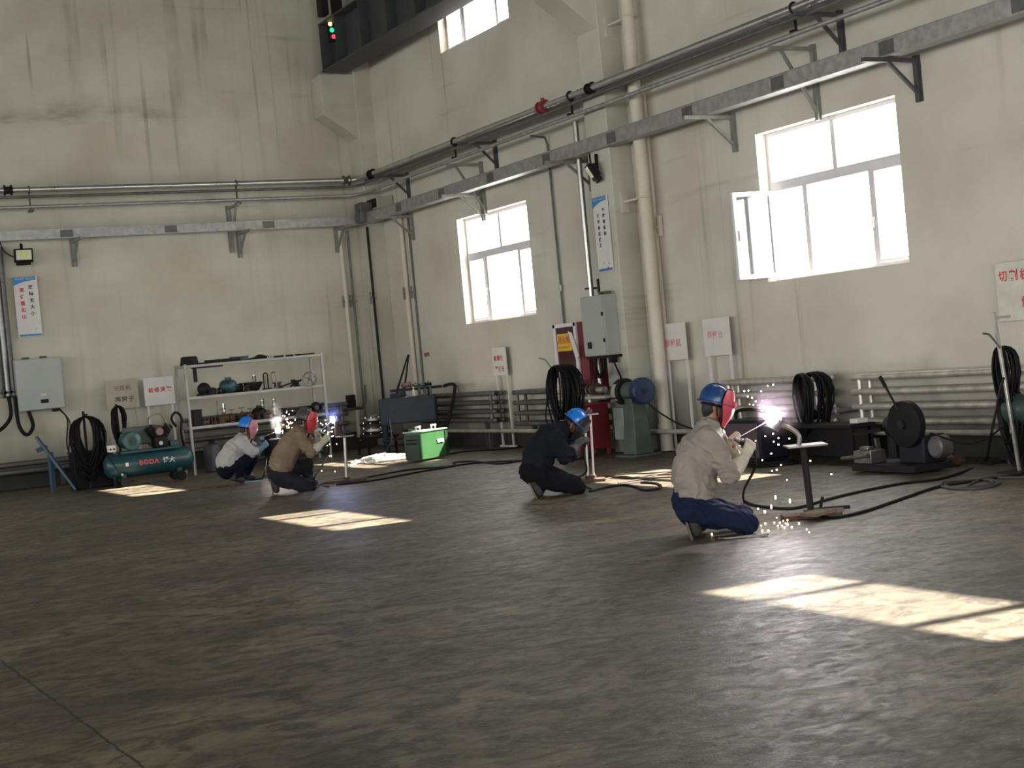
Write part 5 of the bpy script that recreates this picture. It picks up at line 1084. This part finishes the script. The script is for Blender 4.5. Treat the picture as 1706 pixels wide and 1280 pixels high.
B3, T3 = stp((985, 803), (979, 692)); stand('slim twin tube welding stand with small table beside the dark clothed welder', B3, T3, M_white, .014, twin=True, plate=(.2, .16), base_d=(.34, .2), rz=rz4, tx=.03)
B2, T2 = stp((578, 803), (574, 728)); stand('bright tube welding stand in front of the brown jacket welder', B2, T2, M_alu, .022, plate=(.26, .2), base_d=(.6, .24), rz=rz4)
B1 = PZ(470, 790); n1 = V((B1.x, B1.y, 0)).normalized(); T1 = PP(464, 732, B1, n1); stand('dark welding stand in front of the squatting welder in white', B1, T1, M_dark, .02, rz=rz4, base_d=(.3, .3))
# workpieces
def at4(px, py, off=0): n = V((B4.x, B4.y, 0)).normalized(); return PP(px, py, B4, n, off)
t = thing('workpiece', 'curved steel pipe coupon fixed on the dark stand under the bright arc', 'workpiece', T4+V((0, 0, .02)), 0, 'workpieces on the welding stands')
part('arm', G().tube(smooth_path([at4(1331, 742), at4(1332, 730), at4(1326, 720), at4(1312, 712), at4(1300, 708)]), .022, 10), M_steel, t)
c = at4(1292, 706); part('pipe_coupon', G().lathe([(.05, -.05), (.055, -.05), (.055, .05), (.05, .05), (.045, .05), (.045, -.05)], c, (.5, -.3, .8), 24), M_steel, t)
def at2(px, py, off=0): n = V((B2.x, B2.y, 0)).normalized(); return PP(px, py, B2, n, off)
t = thing('workpiece', 'long thin steel pipe held upright before the brown jacket welder', 'workpiece', T2+V((0, 0, .02)), 0, 'workpieces on the welding stands')
part('pipe', G().tube([at2(562, 728), at2(560, 702)], .035, 12), M_rust, t); part('plate', G().tube([at2(575, 727), at2(560, 727)], .03, 8), M_rust, t)
t = thing('workpiece', 'steel pipe piece on the stand of the squatting welder', 'workpiece', T1+V((0, 0, .02)), 0, 'workpieces on the welding stands')
n1_ = V((B1.x, B1.y, 0)).normalized(); part('pipe', G().tube([PP(464, 731, B1, n1_), PP(465, 722, B1, n1_)], .05, 14), M_steel, t); part('clamp', G().tube([PP(472, 731, B1, n1_), PP(472, 716, B1, n1_)], .015, 8), M_dark, t)
t = thing('workpiece', 'small steel piece on the table of the slim twin tube stand', 'workpiece', T3+V((0, 0, .02)), 0, 'workpieces on the welding stands')
part('coupon', G().cyl(T3+V((.03, 0, .02)), T3+V((.03, 0, .07)), .035), M_rust, t); part('stud', G().cyl(T3+V((.03, 0, .07)), T3+V((.03, 0, .09)), .01), M_steel, t)
# ------------------------------------------------------------------ the four welders
def cloth(name, c, **k): return mat(name, c, .88, var=.22, scale=5, bump=.5, bscale=14, spec=.15, **k)
M_skin = mat('skin', (150, 108, 88), .55, var=.1); M_hair = mat('black_hair', (22, 20, 20), .6)
M_glove = mat('pale_leather_glove', (186, 178, 160), .8, var=.2, scale=10, bump=.3); M_shoe = mat('worn_dark_boot', (40, 36, 34), .7, var=.3); M_sole = mat('dusty_sole', (104, 96, 84), .85, var=.3)
def fuse(name, g, m, parent, vox=.014, it=6, fold=.0, seed=0, ang=60):
    """one continuous surface out of overlapping volumes, then cloth folds"""
    me = bpy.data.meshes.new('raw'); me.from_pydata(g.v, [], g.f); bm = bmesh.new(); bm.from_mesh(me); bmesh.ops.recalc_face_normals(bm, faces=bm.faces); bm.to_mesh(me); bm.free()
    o = bpy.data.objects.new('raw', me); COL.objects.link(o)
    r = o.modifiers.new('r', 'REMESH'); r.mode = 'VOXEL'; r.voxel_size = vox; s = o.modifiers.new('s', 'SMOOTH'); s.factor = .5; s.iterations = it
    dg = bpy.context.evaluated_depsgraph_get(); dg.update(); out = bpy.data.meshes.new_from_object(o.evaluated_get(dg)); bpy.data.objects.remove(o); bpy.data.meshes.remove(me)
    out.name = name
    if fold:
        co = [v.co.copy() for v in out.vertices]; no = [v.normal.copy() for v in out.vertices]
        for v, p, q in zip(out.vertices, co, no):
            w = noise.noise(p*4+V((seed, 0, 0)))*1.2; s_ = V((p.x*7+w, p.y*7, p.z*13+p.x*9+w*2+seed))
            f = 1-abs(noise.noise(s_))*2.6; v.co = p+q*(fold*(f-.35)+fold*.5*noise.noise(p*24))
    inv = ROOT[parent]
    for v in out.vertices: v.co = inv @ v.co
    out.materials.clear(); out.materials.append(m); out.polygons.foreach_set('use_smooth', [True]*len(out.polygons)); out.update()
    ob_ = bpy.data.objects.new(name, out); COL.objects.link(ob_); ob_.parent = parent; ROOT[ob_] = inv; return ob_
def hand_geo(g, W, d, p, a, k=1.0, curl=1.0):
    """palm and five fingers closing round a rod of axis a; d wrist to knuckles, p palm side"""
    W, d, p, a = V(W), V(d).normalized(), V(p).normalized(), V(a).normalized()
    for s in (-.028, -.01, .01, .028): g.cap(W+a*s*.7*k+d*.01*k, W+d*.085*k+a*s*k, .017*k, .015*k, 8)
    for i, L in enumerate((.92, 1.05, 1.0, .78)):
        b = W+d*.09*k+a*(.031-.021*i)*k; l = .034*L*k; r = .0098*k
        p1 = b+(d*.75+p*.55*curl).normalized()*l; p2 = p1+(p*.95-d*.25*curl).normalized()*l*.85; p3 = p2+(-d*.85*curl+p*.1-a*.0).normalized()*l*.7
        g.cap(b, p1, r*1.1, r, 8); g.cap(p1, p2, r, r*.95, 8); g.cap(p2, p3, r*.95, r*.8, 8)
    b = W+d*.025*k+a*.03*k+p*.008*k; p1 = b+(d*.5+a*.6+p*.5).normalized()*.036*k; p2 = p1+(d*.4+p*.85-a*.15).normalized()*.03*k; p3 = p2+(d*.3+p*.35-a*.8).normalized()*.022*k
    g.cap(b, p1, .013*k, .0115*k, 8); g.cap(p1, p2, .0115*k, .0105*k, 8); g.cap(p2, p3, .0105*k, .009*k, 8)

def welder(label, Opx, head, J, mats, face, hatc, maskm, vox=.014, mask_px=None, mask_lab='', hat_up=None, holder=None, mask_scale=1.0, seed=0, hatoff=0.0, mscale=1.0, mdown=0.0):
    O = PZ(*Opx); h = V((cos(head), sin(head), 0)); n = V((-sin(head), cos(head), 0))    # heading, and the side away from the camera
    if n.dot(O) < 0: n = -n
    def Q(k):
        x, y, o = J[k]; return PP(x, y, O, n, o)
    Z = V((0, 0, 1))
    t = thing('person', label, 'person', O)
    p = {k: Q(k) for k in J}
    for k in ('toeR', 'toeL', 'kneeR', 'kneeL', 'ankR', 'ankL'):
        if p[k].z < .055: p[k].z = .055
    sp = (p['neck']-p['pelvis']).normalized(); fwd = n.cross(sp) if n.cross(sp).dot(h) > 0 else -n.cross(sp)
    fd = (h*face[0]+Z*face[1]+n*(face[2] if len(face) > 2 else 0)).normalized(); hu = (Z-fd*Z.dot(fd)).normalized() if hat_up is None else (h*hat_up[0]+Z*hat_up[1]).normalized()
    fd = (fd-hu*fd.dot(hu)).normalized(); sd = hu.cross(fd); HC = p['head']; R = Matrix((fd, sd, hu)).transposed()
    # body
    g = G(); g.ball(HC+hu*.01, (.092, .074, .112), 20, R); g.ball(HC+fd*.02-hu*.06, (.07, .058, .062), 16, R)
    g.cap(HC+fd*.085-hu*.0, HC+fd*.1-hu*.028, .011, .016, 8); g.ball(HC+fd*.088-hu*.07, (.012, .026, .011), 10, R)
    for s in (-1, 1): g.ball(HC+sd*s*.075-hu*.012, (.02, .01, .032), 10, R); g.ball(HC+fd*.08+sd*s*.03+hu*.01, .014, 8); g.cap(HC+fd*.087+sd*s*.045+hu*.026, HC+fd*.092+sd*s*.015+hu*.028, .008, .008, 8)
    g.cap(HC-hu*.05-fd*.015, p['neck'], .055, .062); ch = p['neck'].lerp(p['chest'], .6)
    g.cap(p['shR'], p['shL'], .06, .06); g.cap(p['neck'], p['chest'], .08, .12); g.cap(p['chest'], p['pelvis'], .12, .12)
    for s in 'RL':
        g.cap(p['sh'+s], p['el'+s], .05, .038); g.cap(p['el'+s], p['wr'+s], .036, .026); g.cap(p['pelvis'], p['hip'+s], .1, .085); g.cap(p['hip'+s], p['knee'+s], .08, .055); g.cap(p['knee'+s], p['ank'+s], .05, .036); g.cap(p['ank'+s], p['toe'+s], .036, .03)
        k = p['wr'+s]+(p['wr'+s]-p['el'+s]).normalized()*.05; g.cap(p['wr'+s], k, .026, .024)
    body = fuse('body', g, M_skin, t, .011, 3)
    for s in (-1, 1): part('eye', G().ball(HC+fd*.088+sd*s*.03+hu*.01, .011, 10), mat('eye_white', (190, 186, 180), .3), body)
    hg = G(); hg.ball(HC+hu*.03-fd*.02, (.09, .082, .1), 18, R); hg.ball(HC-fd*.045-hu*.045, (.056, .07, .075), 14, R); hg.cap(HC-fd*.03-hu*.06, p['neck'].lerp(HC, .35)-fd*.02, .062, .05, 12); fuse('hair', hg, M_hair, body, .012, 2)
    # jacket
    g = G(); w = .075
    hem = p['hem']
    for s in (-1, 1):
        g.cap(p['neck']+n*s*.06-sp*.04, p['chest']+n*s*.09, .1, .172); g.cap(p['chest']+n*s*.09, p['belly']+n*s*.08, .172, .18); g.cap(p['belly']+n*s*.08, hem+n*s*.075, .18, .178)
    g.cap(p['shR'], p['shL'], .1, .1)
    for s in 'RL':
        g.cap(p['chest'].lerp(p['sh'+s], .4), p['sh'+s], .13, .1); g.cap(p['sh'+s], p['el'+s], .1, .08); c1 = p['el'+s].lerp(p['wr'+s], .4 if mats[3] > .14 else .65); g.cap(p['el'+s], c1, .078, .062)
    fuse('jacket', g, mats[0], t, vox, 3, .016, seed)
    cg = G(); c0 = p['neck'].lerp(HC-hu*.05, .35); ax = (HC-p['neck']).normalized(); cg.lathe([(.085, -.03), (.078, .025), (.07, .03), (.074, -.03)], c0-ax*.02, ax, 22); part('collar', cg, mats[0], t)
    cg = G(); cg.v = []; cg.lathe([(.155, 0), (.16, .03), (.15, .05), (.14, .03)], hem-sp*.09, sp, 26)
    # trousers
    g = G(); g.cap(p['hipR'], p['hipL'], .145, .145); g.cap(p['pelvis'], hem, .165, .16)
    for s in 'RL':
        g.cap(p['hip'+s], p['knee'+s], .135, .092); g.cap(p['knee'+s], p['ank'+s].lerp(p['knee'+s], .08), .086, .066)
    fuse('trousers', g, mats[1], t, vox, 3, .012, seed+5)
    for s in 'RL':
        g = G(); a_, b_ = p['ank'+s], p['toe'+s]; dd = (b_-a_); l = dd.length; dd.normalize(); nn = V(p['knee'+s]-a_); nn = (nn-dd*nn.dot(dd)); nn = nn.normalized() if nn.length > .01 else Z
        heel = a_-nn*.035; b2 = b_
        g.cap(a_+nn*.06, a_, .07, .066); g.cap(a_-dd*.03, a_.lerp(b_, .5), .058, .054); g.cap(a_.lerp(b_, .5)-n*.008, b_-n*.008, .054, .046); g.cap(a_.lerp(b_, .5)+n*.012, b_+n*.012, .054, .046)
        bt = fuse('boot', g, M_shoe, t, .01, 3)
        sg_ = G(); Rm = Matrix((dd, dd.cross(nn)*-1, nn)).transposed(); sg_.box(a_.lerp(b_, .5)-nn*.056+dd*.0, (l+.12, .1, .018), m=Rm); part('sole', sg_, M_sole, bt, bev=.006)
    # gloves
    for s in 'RL':
        fa = (p['wr'+s]-p['el'+s]).normalized(); hx = J.get('hd'+s); d = (Q('hd'+s)-p['wr'+s]).normalized() if hx else fa
        ax = holder[0] if (s == 'R' and holder) else (hu*.9+fd*.1); ax = (V(ax)-d*V(ax).dot(d)).normalized(); pl = ax.cross(d); pl = pl if pl.dot(n*(1 if s == 'R' else -1)) > 0 else -pl
        g = G(); hand_geo(g, p['wr'+s], d, pl, ax, 1.28); g.cap(p['wr'+s]-fa*.01, p['wr'+s]+d*.03, .036, .034)
        L = mats[3]
        g.tube([p['wr'+s]-fa*L, p['wr'+s]-fa*L*.5, p['wr'+s]], [.078, .066, .044], 16)
        fuse('glove', g, mats[2], t, .0075, 2)
    # helmet
    g = G(); rr = .128*mscale; g.lathe([(rr*1.0, -.0), (rr*1.0, .03), (rr*.96, .06), (rr*.84, .095), (rr*.62, .125), (rr*.34, .142), (.001, .148)], HC+hu*(.012+hatoff)-fd*.008, hu, 34)
    hel = part('hard_hat', g, hatc, t)
    b = G(); c = HC+hu*(.014+hatoff)-fd*.008; vs = []; m_ = 40
    for i in range(m_):
        a = 2*pi*i/m_; e = .018+.035*max(0, cos(a))**2; dirv = fd*cos(a)+sd*sin(a)
        for rr2, zz in ((rr*.97, .004), (rr+e, -.006), (rr+e, -.012), (rr*.95, -.004)): vs.append(c+dirv*rr2+hu*zz)
    fs = [(4*i+j, 4*i+(j+1) % 4, 4*((i+1) % m_)+(j+1) % 4, 4*((i+1) % m_)+j) for i in range(m_) for j in range(4)]
    b.add(vs, fs); part('brim', b, hatc, hel)
    r_ = G(); r_.tube([c+fd*cos(a)*rr*1.0+hu*(.005+.15*sin(a)) for a in [pi*i/12 for i in range(1, 12)]], .007, 6); part('ridge', r_, hatc, hel)
    st = G().ring(c-hu*.03, hu, .1, .008, 24, 6); st.tube([c+sd*.1-hu*.02, c+sd*.09-hu*.08+fd*.02, c+fd*.06-hu*.135, c-sd*.09-hu*.08+fd*.02, c-sd*.1-hu*.02], .005, 6); part('strap', st, M_black, hel)
    # mask held or worn before the face: a curved shell
    if maskm:
        mt = thing('welding_mask', mask_lab, 'mask', HC+fd*.14-hu*.2)
        vs = []; fs = []; U, VV = 13, 11; th = .004
        for lay in (0, th):
            for j in range(VV):
                v_ = j/(VV-1); z = .135-.31*v_; wd = radians(84)*(1-.38*max(0, v_-.45)**1.3*1.8)*(1-.3*max(0, .25-v_)*2)
                rad = (.125+.035*sin(pi*min(1, v_*1.05)) - .03*max(0, v_-.6)) * mask_scale
                for i in range(U):
                    a = -wd+2*wd*i/(U-1); vs.append(HC+hu*(z-mdown)*mask_scale+fd*((rad+lay)*cos(a)+.012)+sd*((rad+lay)*sin(a)*.86))
        N_ = U*VV
        for l_ in (0, N_):
            for j in range(VV-1):
                for i in range(U-1): fs.append((l_+j*U+i, l_+j*U+i+1, l_+(j+1)*U+i+1, l_+(j+1)*U+i))
        edge = [j*U for j in range(VV)]+[(VV-1)*U+i for i in range(1, U)]+[j*U+U-1 for j in range(VV-2, -1, -1)]+[i for i in range(U-2, 0, -1)]
        for a, b3 in zip(edge, edge[1:]+edge[:1]): fs.append((a, b3, b3+N_, a+N_))
        sh_ = part('shell', G().add(vs, fs), maskm, mt, ang=50)
        fc = HC+fd*(.162*mask_scale)+hu*(.02-mdown); Rm = R
        part('visor_frame', G().box(fc, (.03, .12, .06), m=Rm), maskm, sh_, bev=.004); part('visor_glass', G().box(fc+fd*.014, (.006, .1, .042), m=Rm), mat('dark_visor', (14, 22, 20), .1), sh_)
        rim = G().tube([vs[i] for i in edge], .005, 6, closed=True); part('rim', rim, M_black, sh_)
        hb = HC+fd*.1-hu*(.165+mdown); part('handle', G().tube([hb+fd*.015, hb-hu*.05, hb-hu*.13-fd*.01], .013, 8), M_black, mt)
    if holder:
        W_ = p['wrR']; d = (Q('hdR')-W_).normalized(); ax = V(holder[0]); ax = (ax-d*ax.dot(d)).normalized(); pl = ax.cross(d); pl = pl if pl.dot(n) > 0 else -pl
        c = W_+d*.1+pl*.028; lo, hi = c-ax*.07, c+ax*.14; et = thing('electrode_holder', holder[2], 'holder', c-ax*.07)
        part('grip', G().tube([lo, c, hi.lerp(c, .3)], .017, 12), M_dark, et, label='dark insulated grip'); part('jaw', G().tube([hi.lerp(c, .35), hi], [.019, .015], 10), M_steel, et)
        part('electrode', G().tube([hi-ax*.01, holder[1]], .0022*1.3, 6), M_steel, et)
        cb = [lo]+[V(q) for q in holder[3](lo)]; part('cable', G().tube(smooth_path(cb, 8), .011, 7), M_black, et)
    return t, p, HC, fd, hu
ARC4 = at4(1288, 697); ARC2 = at2(554, 700); ARC1 = PP(463, 718, B1, n1_)
def dropto(px, py, z=.012): return PZ(px, py, z)
# kneeling welder nearest the camera
J4 = dict(head=(1190, 673, .02), neck=(1182, 708, .02), chest=(1166, 752, .02), belly=(1158, 785, .0), hem=(1156, 808, .0), pelvis=(1152, 838, 0),
          shR=(1180, 730, -.18), shL=(1184, 722, .2), elR=(1216, 792, -.24), wrR=(1241, 762, -.12), hdR=(1248, 746, -.1),
          elL=(1226, 776, .3), wrL=(1221, 748, .12), hdL=(1219, 733, .08),
          hipR=(1154, 848, -.12), hipL=(1154, 846, .12), kneeR=(1245, 873, -.18), kneeL=(1240, 862, .2), ankR=(1151, 858, -.16), ankL=(1158, 860, .18), toeR=(1161, 890, -.16), toeL=(1170, 884, .18))
welder('person kneeling in grey jacket, blue jeans and dark blue hard hat, pink mask at face', (1165, 893), radians(-27), J4,
       (cloth('grey_work_cloth', (142, 134, 126)), cloth('blue_denim', (22, 31, 54)), M_glove, .2), (.93, -.3, .12), mat('dark_blue_helmet', (28, 62, 112), .28, var=.05), mat('pink_red_mask', (196, 74, 88), .35, var=.08),
       vox=.012, mask_lab='pink red welding mask held before the face of the welder in grey jacket', seed=1,
       holder=((.05, .05, 1), ARC4, 'electrode holder in the gloved hand of the grey jacket welder', lambda lo: [lo+V((-.02, .0, -.15)), dropto(1240, 815, .25), dropto(1240, 836), dropto(1258, 842)]))
# crouching welder in dark clothes
J3 = dict(head=(957, 704, .02), neck=(938, 711, .02), chest=(918, 730, .0), belly=(902, 752, 0), hem=(896, 764, 0), pelvis=(889, 782, 0),
          shR=(926, 726, -.18), shL=(932, 720, .19), elR=(940, 764, -.2), wrR=(958, 745, -.02), hdR=(964, 738, .0), elL=(948, 760, .26), wrL=(962, 742, .12), hdL=(968, 735, .08),
          hipR=(886, 787, -.11), hipL=(888, 785, .11), kneeR=(962, 812, -.16), kneeL=(958, 806, .2), ankR=(890, 804, -.15), ankL=(893, 800, .18), toeR=(899, 823, -.15), toeL=(902, 818, .18))
ARC3 = T3+V((.03, 0, .1))
welder('kneeling welder in black clothes and bright blue hard hat, head bent down over the work', (897, 828), radians(-25), J3,
       (cloth('black_navy_cloth', (20, 23, 31)), cloth('black_cloth', (15, 16, 22)), mat('grey_glove', (70, 70, 74), .8), .1), (.62, -.78), mat('bright_blue_helmet', (26, 108, 190), .25, var=.05), mat('black_mask', (30, 32, 36), .4),
       vox=.014, mask_lab='black welding mask before the face of the bowed welder', hat_up=(.72, .69), seed=2,
       holder=((.5, .1, .6), T3+V((.03, 0, .1)), 'electrode holder in the hand of the black clothed welder', lambda lo: [lo+V((-.03, 0, -.1)), lo+V((-.05, -.05, -.3)), dropto(958, 800), dropto(985, 815)]))
# kneeling welder in the brown jacket, one knee up
J2 = dict(head=(508, 699, .02), neck=(498, 716, .02), chest=(484, 742, 0), belly=(472, 764, 0), hem=(469, 774, 0), pelvis=(464, 787, 0),
          shR=(496, 727, -.18), shL=(500, 723, .19), elR=(518, 754, -.22), wrR=(537, 738, -.1), hdR=(545, 729, -.05), elL=(524, 748, .26), wrL=(529, 730, .12), hdL=(528, 722, .09),
          hipR=(464, 794, -.11), hipL=(466, 792, .11), kneeR=(516, 812, -.16), kneeL=(512, 774, .16), ankR=(458, 803, -.15), ankL=(513, 802, .18), toeR=(461, 818, -.15), toeL=(525, 804, .18))
welder('kneeling welder in a brown jacket and dark grey hard hat with a red mask', (462, 822), radians(-22), J2,
       (cloth('brown_work_cloth', (124, 108, 90)), cloth('dark_grey_trouser_cloth', (34, 34, 42)), M_glove, .2), (.93, -.32), mat('dark_grey_helmet', (62, 62, 62), .4, var=.1), mat('red_mask', (190, 58, 68), .35, var=.08),
       vox=.015, mask_lab='red welding mask before the face of the brown jacket welder', seed=3,
       holder=((.3, .1, .9), ARC2, 'electrode holder in the glove of the brown jacket welder', lambda lo: [lo+V((-.05, -.05, -.2)), dropto(524, 795, .3), dropto(528, 808), dropto(548, 811)]))
# squatting welder in white
J1 = dict(head=(411, 712, .02), neck=(404, 728, .02), chest=(393, 748, 0), belly=(382, 764, 0), hem=(378, 770, 0), pelvis=(376, 779, 0),
          shR=(402, 736, -.17), shL=(406, 732, .18), elR=(420, 755, -.22), wrR=(436, 747, -.1), hdR=(443, 740, -.06), elL=(428, 752, .25), wrL=(434, 742, .12), hdL=(433, 735, .09),
          hipR=(378, 784, -.11), hipL=(380, 782, .11), kneeR=(413, 765, -.16), kneeL=(421, 764, .2), ankR=(391, 797, -.14), ankL=(408, 794, .2), toeR=(404, 802, -.14), toeL=(422, 799, .2))
welder('squatting welder in a white jacket and light blue hard hat near the storage rack', (392, 806), radians(-15), J1,
       (cloth('white_grey_work_cloth', (176, 174, 168)), cloth('navy_trouser_cloth', (18, 19, 34)), mat('blue_grey_glove', (96, 122, 138), .8), .12), (.95, -.22), mat('light_blue_helmet', (30, 118, 204), .25, var=.05), mat('pale_pink_mask', (196, 130, 136), .35, var=.08),
       vox=.016, mask_lab='pale pink welding mask held before the face of the squatting welder', seed=4,
       holder=((.3, .1, .9), ARC1, 'electrode holder in the glove of the squatting welder', lambda lo: [lo+V((-.05, -.05, -.2)), dropto(440, 790, .2), dropto(436, 798)]))

# ------------------------------------------------------------------ arcs, sparks, smoke and glow haze
def arc(label, c, r, m, tall=1.25):
    return single('welding_arc', G().ball(c, (r, r, r*tall), 18), m, label, 'welding arc')
def glow(name, c, s):
    m = bpy.data.materials.new(name); m.use_nodes = True; b = m.node_tree.nodes['Principled BSDF']; b.inputs['Base Color'].default_value = (0, 0, 0, 1)
    b.inputs['Emission Color'].default_value = (*c, 1); b.inputs['Emission Strength'].default_value = s; MATS[name] = m; return m
arc('dazzling white welding arc in front of the grey jacket welder', ARC4, .068, glow('arc_white', (1, .93, .98), 620))
arc('bluish white welding arc in front of the brown jacket welder', ARC2, .035, glow('arc_blue', (.5, .58, 1), 420))
arc('warm white welding arc in front of the squatting welder', ARC1, .045, glow('arc_warm', (1, .9, .85), 380))
M_spark = glow('spark_glow', (1, .74, .5), 28); M_spark.cycles.emission_sampling = 'NONE'
M_spark2 = glow('spark_glow_red', (1, .35, .25), 18); M_spark2.cycles.emission_sampling = 'NONE'
rnd = random.Random(21); base_g = G().ball((0, 0, 0), 1, 8)
sm = part('spark', G().ball((0, 0, 0), 1, 8), M_spark); sme = sm.data; bpy.data.objects.remove(sm)
sme2 = sme.copy(); sme2.materials[0] = M_spark2
def spark(p, r, lab, grp, tall=1.0, me=None):
    o = bpy.data.objects.new('spark', me or sme); COL.objects.link(o); o.location = p; o.scale = (r, r, r*tall); o['label'] = lab; o['category'] = 'spark'; o['group'] = grp
S4 = 'sparks around the grey jacket welder'; L4 = 'glowing welding spark around the dark stand and its arc'
pts4 = [(1240, 652), (1247, 651), (1253, 663), (1268, 652), (1279, 643), (1259, 669), (1249, 674), (1255, 675), (1270, 668), (1288, 641), (1246, 661), (1266, 680), (1259, 735), (1289, 736), (1288, 723), (1297, 741), (1285, 756), (1270, 767), (1294, 863), (1286, 867), (1302, 863), (1350, 768), (1385, 790), (1294, 783), (1286, 785), (1311, 800), (1263, 848), (1275, 853), (1315, 731), (1297, 730), (1275, 727), (1220, 680), (1240, 745), (1301, 775)]
for x, y in pts4: spark(at4(x, y, rnd.uniform(-.15, .2)), rnd.uniform(.004, .0075), L4, S4)
for (x, y, q) in ((1292, 829, 2.2), (1316, 835, 2.4), (1285, 845, 2.6), (1274, 853, 1.8)): spark(at4(x, y), .008, L4, S4, q, sme2 if q > 2.5 else None)
for x, y in ((1268, 876), (1275, 872), (1290, 871), (1299, 871), (1305, 868), (1309, 872), (1303, 876), (1312, 874), (1296, 876), (1331, 872), (1331, 863), (1344, 882), (1348, 887), (1280, 884), (1186, 890), (1312, 867), (1307, 879), (1270, 884), (1319, 878)): spark(PZ(x, y, .008), rnd.uniform(.004, .0075), 'glowing spark landed on the floor between welder knee and dark stand', 'sparks on the floor')
S2 = 'sparks around the brown jacket welder'; 
for i in range(26):
    x = rnd.gauss(545, 9); y = rnd.gauss(716, 13); spark(at2(x, y, rnd.uniform(-.1, .2)), rnd.uniform(.005, .008), 'orange welding spark near the gloves of the brown jacket welder', S2)
for x, y in ((549, 760), (552, 760), (561, 740), (536, 785), (558, 786)): spark(at2(x, y), .007, 'orange welding spark near the gloves of the brown jacket welder', S2)
for i in range(30):
    x = rnd.gauss(481, 7); y = rnd.gauss(704, 9); spark(PP(x, y, B1, n1_, rnd.uniform(-.1, .3)), rnd.uniform(.006, .009), 'orange welding spark flying from the arc of the squatting welder', 'sparks of the squatting welder', 1, sme2 if i % 4 == 0 else None)
def puff(label, c, r, m, name='smoke_glow_puff'):
    return single(name, G().ball(c, r, 20), m, label, 'smoke')
puff('pale smoke curling up above the arc of the squatting welder', PP(460, 695, B1, n1_, .1), (.14, .14, .34), smoke_glow_mat('pale_smoke', (.9, .9, .9), 26, .3, 7))
puff('faint bluish smoke drifting over the grinder drums', PX(1100, 640, 11.1), (.3, .75, .45), smoke_glow_mat('blue_smoke', (.45, .6, .95), 1.2, .2, 3))
puff('violet haze added as glow round the bright arc of the grey jacket welder', ARC4+V((0, 0, .08)), (.3, .3, .36), smoke_glow_mat('violet_glow_haze', (.9, .72, .86), .6, .0, 1.0))  # tinted volume standing for the bloom round the arc
puff('thin blue smoke and added glow round the arc of the brown jacket welder', ARC2+V((0, 0, .1)), (.2, .2, .3), smoke_glow_mat('blue_arc_smoke_glow', (.55, .6, 1), 2.0, .0, 4))  # blue welding smoke whose volume also carries the glow of the arc
